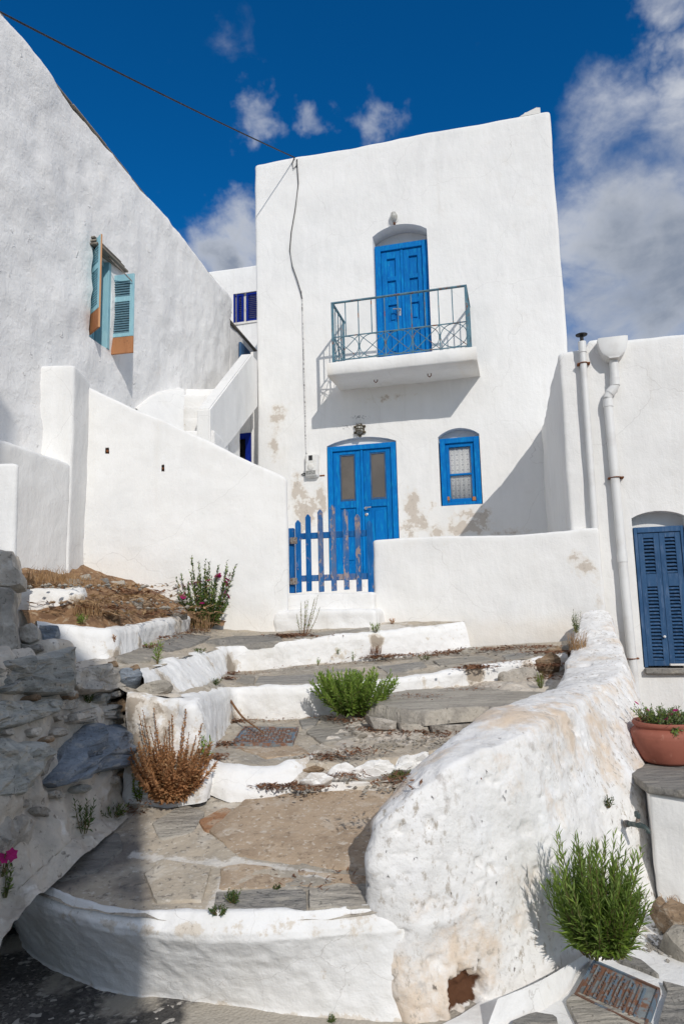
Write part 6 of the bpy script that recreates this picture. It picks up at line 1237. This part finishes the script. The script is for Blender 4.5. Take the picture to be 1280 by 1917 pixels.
def litter(name, pts, n, mat, seed, size=.03, label=None):
    rg = np.random.default_rng(seed); v = []; f_ = []; c0 = np.array([HIT(*p[:3]) for p in pts])
    for k in range(n):
        i = rg.integers(len(pts)); r_ = pts[i][3]; p = c0[i]+np.array([rg.normal(0, r_), rg.normal(0, r_*.7), rg.uniform(.0, .022)]); a = rg.uniform(0, 6.28); s = size*rg.uniform(.4, 1.2); u = np.array([math.cos(a), math.sin(a), rg.uniform(-.4, .5)])*s; w_ = np.array([-math.sin(a), math.cos(a), rg.uniform(-.5, .5)])*s*rg.uniform(.12, .35); j = len(v)
        v += [p-u, p+w_, p+u, p-w_]; f_.append([j, j+1, j+2, j+3])
    return tag(mesh_obj(name, v, f_, mat, None, False), kind='stuff')
litter('leaf_litter', [(720, 1228, 7.2, .18), (800, 1226, 7.3, .2), (850, 1222, 7.35, .16), (930, 1216, 7.4, .2), (1000, 1212, 7.35, .2), (1040, 1222, 7.0, .14), (1030, 1246, 6.6, .13), (1010, 1268, 6.3, .12), (890, 1250, 6.6, .08), (705, 1232, 7.25, .08), (570, 1192, 7.5, .14), (540, 1190, 7.6, .1)], 4200, M['litter'], 500, .03)
litter('leaf_litter', [(300, 1195, 6.4, .10), (330, 1188, 6.9, .12), (355, 1182, 7.2, .1), (270, 1212, 5.85, .08), (430, 1262, 6.7, .06), (425, 1272, 6.3, .05), (415, 1395, 4.8, .06), (440, 1352, 5.6, .05), (400, 1420, 4.4, .05)], 1300, M['litter'], 501, .024)
litter('leaf_litter', [(500, 1474, 4.16, .05), (540, 1472, 4.18, .06), (580, 1474, 4.14, .06), (640, 1452, 4.25, .05), (735, 1456, 4.22, .05), (760, 1462, 4.2, .10), (800, 1450, 4.3, .08), (610, 1420, 4.5, .08), (690, 1366, 5.1, .08), (760, 1372, 5.0, .1), (830, 1376, 4.95, .1), (660, 1350, 5.4, .1), (650, 1410, 4.6, .1)], 2400, M['litter'], 502, .022)
litter('leaf_litter', [(120, 1100, 5.8, .25), (190, 1120, 6.2, .3), (240, 1120, 6.7, .3), (300, 1140, 7.1, .25), (160, 1130, 5.7, .2), (210, 1100, 7.0, .3), (330, 1150, 7.4, .2), (200, 1150, 5.6, .2)], 1500, M['straw'], 503, .045)
litter('leaf_litter', [(210, 1110, 6.6, .25), (250, 1112, 7.2, .2), (180, 1140, 5.7, .15), (270, 1150, 6.6, .2)], 500, M['litter'], 504, .05)
litter('leaf_litter', [(470, 1262, 6.6, .12), (560, 1250, 7.0, .15), (640, 1242, 7.1, .12), (460, 1350, 5.6, .10), (540, 1348, 5.7, .12), (620, 1345, 5.8, .10), (300, 1500, 4.1, .08), (240, 1520, 4.0, .06), (780, 1305, 6.0, .12), (880, 1290, 6.2, .12), (960, 1240, 6.9, .12), (600, 1640, 3.3, .15)], 1300, M['litter'], 505, .018)
def pebbles(name, pts, n, mat, seed, s0=.006, s1=.018):
    rg = np.random.default_rng(seed); v = []; f_ = []; c0 = np.array([HIT(*p[:3]) for p in pts]); oc = np.array([(1, 0, 0), (0, 1, 0), (-1, 0, 0), (0, -1, 0), (0, 0, 1), (0, 0, -1)], float); of = [(0, 1, 4), (1, 2, 4), (2, 3, 4), (3, 0, 4), (1, 0, 5), (2, 1, 5), (3, 2, 5), (0, 3, 5)]
    for k in range(n):
        i = rg.integers(len(pts)); r_ = pts[i][3]; p = c0[i]+np.array([rg.normal(0, r_), rg.normal(0, r_), .002]); s = rg.uniform(s0, s1); a = rg.uniform(0, 6.28); Rm = np.array([[math.cos(a), -math.sin(a), 0], [math.sin(a), math.cos(a), 0], [0, 0, .7]]); j = len(v)
        v += list(p+(oc*rg.uniform(.6, 1.1, (6, 1))*s) @ Rm.T); f_ += [[j+q for q in t] for t in of]
    return tag(mesh_obj(name, v, f_, mat, None, False), kind='stuff')
pebbles('gravel', [(700, 1385, 4.85, .16), (760, 1385, 4.9, .15), (820, 1385, 4.9, .12), (640, 1415, 4.55, .12), (560, 1470, 4.15, .1), (720, 1470, 4.15, .1)], 420, M['paleslab'], 510)
pebbles('gravel', [(1232, 1740, 3.60, .06), (1262, 1750, 3.58, .07), (1250, 1720, 3.72, .06), (1230, 1770, 3.5, .05)], 320, M['greystone'], 511, .006, .016)
pebbles('gravel', [(200, 1130, 6.3, .4), (260, 1140, 6.8, .3), (140, 1100, 5.9, .3), (800, 1228, 7.3, .4), (960, 1222, 7.2, .3)], 260, M['paleslab'], 512, .01, .03)

# paving slabs lying on the treads
for k, (ol_, mt_n) in enumerate((([(380, 1202), (440, 1193), (520, 1190), (530, 1201), (430, 1209)], 'slate'), ([(548, 1192), (690, 1177), (690, 1182), (560, 1197)], 'paleslab'), ([(215, 1232), (268, 1214), (298, 1217), (282, 1240), (240, 1244)], 'paleslab'), ([(292, 1207), (345, 1188), (396, 1194), (352, 1214), (312, 1222)], 'slate'),
    ([(706, 1250), (790, 1240), (800, 1250), (726, 1262)], 'slate'), ([(810, 1238), (900, 1229), (928, 1238), (822, 1248)], 'paleslab'), ([(940, 1228), (990, 1222), (1000, 1230), (945, 1236)], 'slate'), ([(604, 1354), (680, 1352), (672, 1384), (604, 1394), (572, 1374)], 'paleslab'), ([(452, 1404), (556, 1397), (580, 1412), (500, 1422)], 'tan'), ([(560, 1350), (600, 1346), (590, 1362), (566, 1366)], 'slate'),
    ([(285, 1545), (345, 1510), (385, 1525), (360, 1560), (300, 1575)], 'paleslab'), ([(270, 1640), (300, 1612), (395, 1625), (380, 1690), (290, 1692)], 'concrete'))):
    hp = [HIT(x, y) for x, y in ol_]; c = np.mean(hp, 0)
    if max(abs(q[2]-c[2]) for q in hp) < .12: slab(None, None, M[mt_n], .010, seed=60+k, raw=np.array(hp), lift=.002)

# rubble at the right edge
for k, (ol_, Y, mt_n, lb_) in enumerate((([(1240, 1762), (1262, 1750), (1300, 1755), (1310, 1790), (1262, 1790)], 3.5, 'paleslab', 'pale angular rock at the right edge beside the manhole cover'), ([(1236, 1712), (1262, 1702), (1290, 1716), (1270, 1738), (1244, 1738)], 3.66, 'brownstone', 'brown crumbling rock under the slate ledge'), ([(1222, 1700), (1236, 1694), (1246, 1708), (1232, 1722)], 3.72, 'brownstone', 'small brown rock against the rough wall edge'))):
    stone_thing(ol_, Y, M[mt_n], lb_, seed=230+k, thick=.06)

# ================================================================== POT, TAP, STICK
pc = P(1250, 1428, 4.52); pot = empty('flower_pot', (pc[0], pc[1], zled+.002), 0, label='round ribbed terracotta pot on the slate ledge', cat='flower pot')
prof = [(.13, 0), (.155, .012)]
for k in range(1, 30): t = k/29; prof.append((.155+.052*math.sin(t*math.pi*.62)**.8*1.0-(.03 if t > .8 else 0)*((t-.8)/.2)**2 + (.0022*math.sin(k*math.pi) if t > .75 else .0025*(k % 2)), .012+.20*t))
prof += [(.185, .222), (.192, .236), (.186, .248), (.168, .246), (.162, .22), (.15, .20)]
MB().lathe(prof, 40).build('pot', M['terracotta'], pot, True, 60); MB().lathe([(.158, .19), (.158, .215)], 24).build('soil', M['soil'], pot)
pp = plant('potted_succulent', 'fleshy trailing succulent with small magenta flowers in the terracotta pot', 'plant', (pc[0], pc[1], zled+.20), .13, .21, 95, 16, .032, .015, M['leaf_pale'], M['stem'], 520, hvar=.5, splay=60, flowers=12, fl_size=.016, bare=.3)
plant('potted_succulent', 'succulent strand hanging down over the front of the terracotta pot', 'plant', (pc[0]-.02, pc[1]-.17, zled+.25), -.10, .05, 16, 14, .030, .014, M['leaf_pale'], M['stem'], 521, hvar=.6, splay=70, flowers=2, fl_size=.016, bare=.1)
tY = float(HIT(1172, 1542)[1])-.0
tp_ = empty('tap', tuple(P(1175, 1544, tY)), 0, label='tarnished green garden tap on the right of the rough wall', cat='tap'); TB = np.array(tp_.location); q = lambda x, y, Y: P(x, y, tY+(Y-3.98))-TB
MB().tube([q(1168, 1541, 4.02), q(1184, 1543, 3.86), q(1196, 1545, 3.83), q(1206, 1548, 3.80), q(1211, 1553, 3.79), q(1213, 1559, 3.79)], [.013, .013, .015, .012, .011, .012], 12).build('spout', M['tapgreen'], tp_)
MB().tube([q(1193, 1543, 3.84), q(1193, 1534, 3.84), q(1193, 1531, 3.84)], [.012, .010, .008], 12).build('valve', M['hinge'], tp_)
MB().box(-.010, .010, -.02, .02, 0, .030, .004, Matrix.Translation(Vector(q(1192.5, 1531, 3.84)))).build('lever', M['tapgreen'], tp_)
MB().tube([q(1166, 1541, 4.05), q(1174, 1542, 3.93)], .018, 12).build('flange', M['hinge'], tp_)
sk = MB(); sp_ = [P(430, 1309, 5.72), P(440, 1324, 5.6), P(452, 1340, 5.45), P(466, 1352, 5.3), P(480, 1362, 5.12), P(494, 1373, 4.98)]
sk.tube(resample(np.array(sp_), 14, True), [.010-.0004*k for k in range(14)], 7); tag(sk.build('stick', M['drystem']), 'bent brown stick leaning from the riser onto the small manhole cover', 'stick')
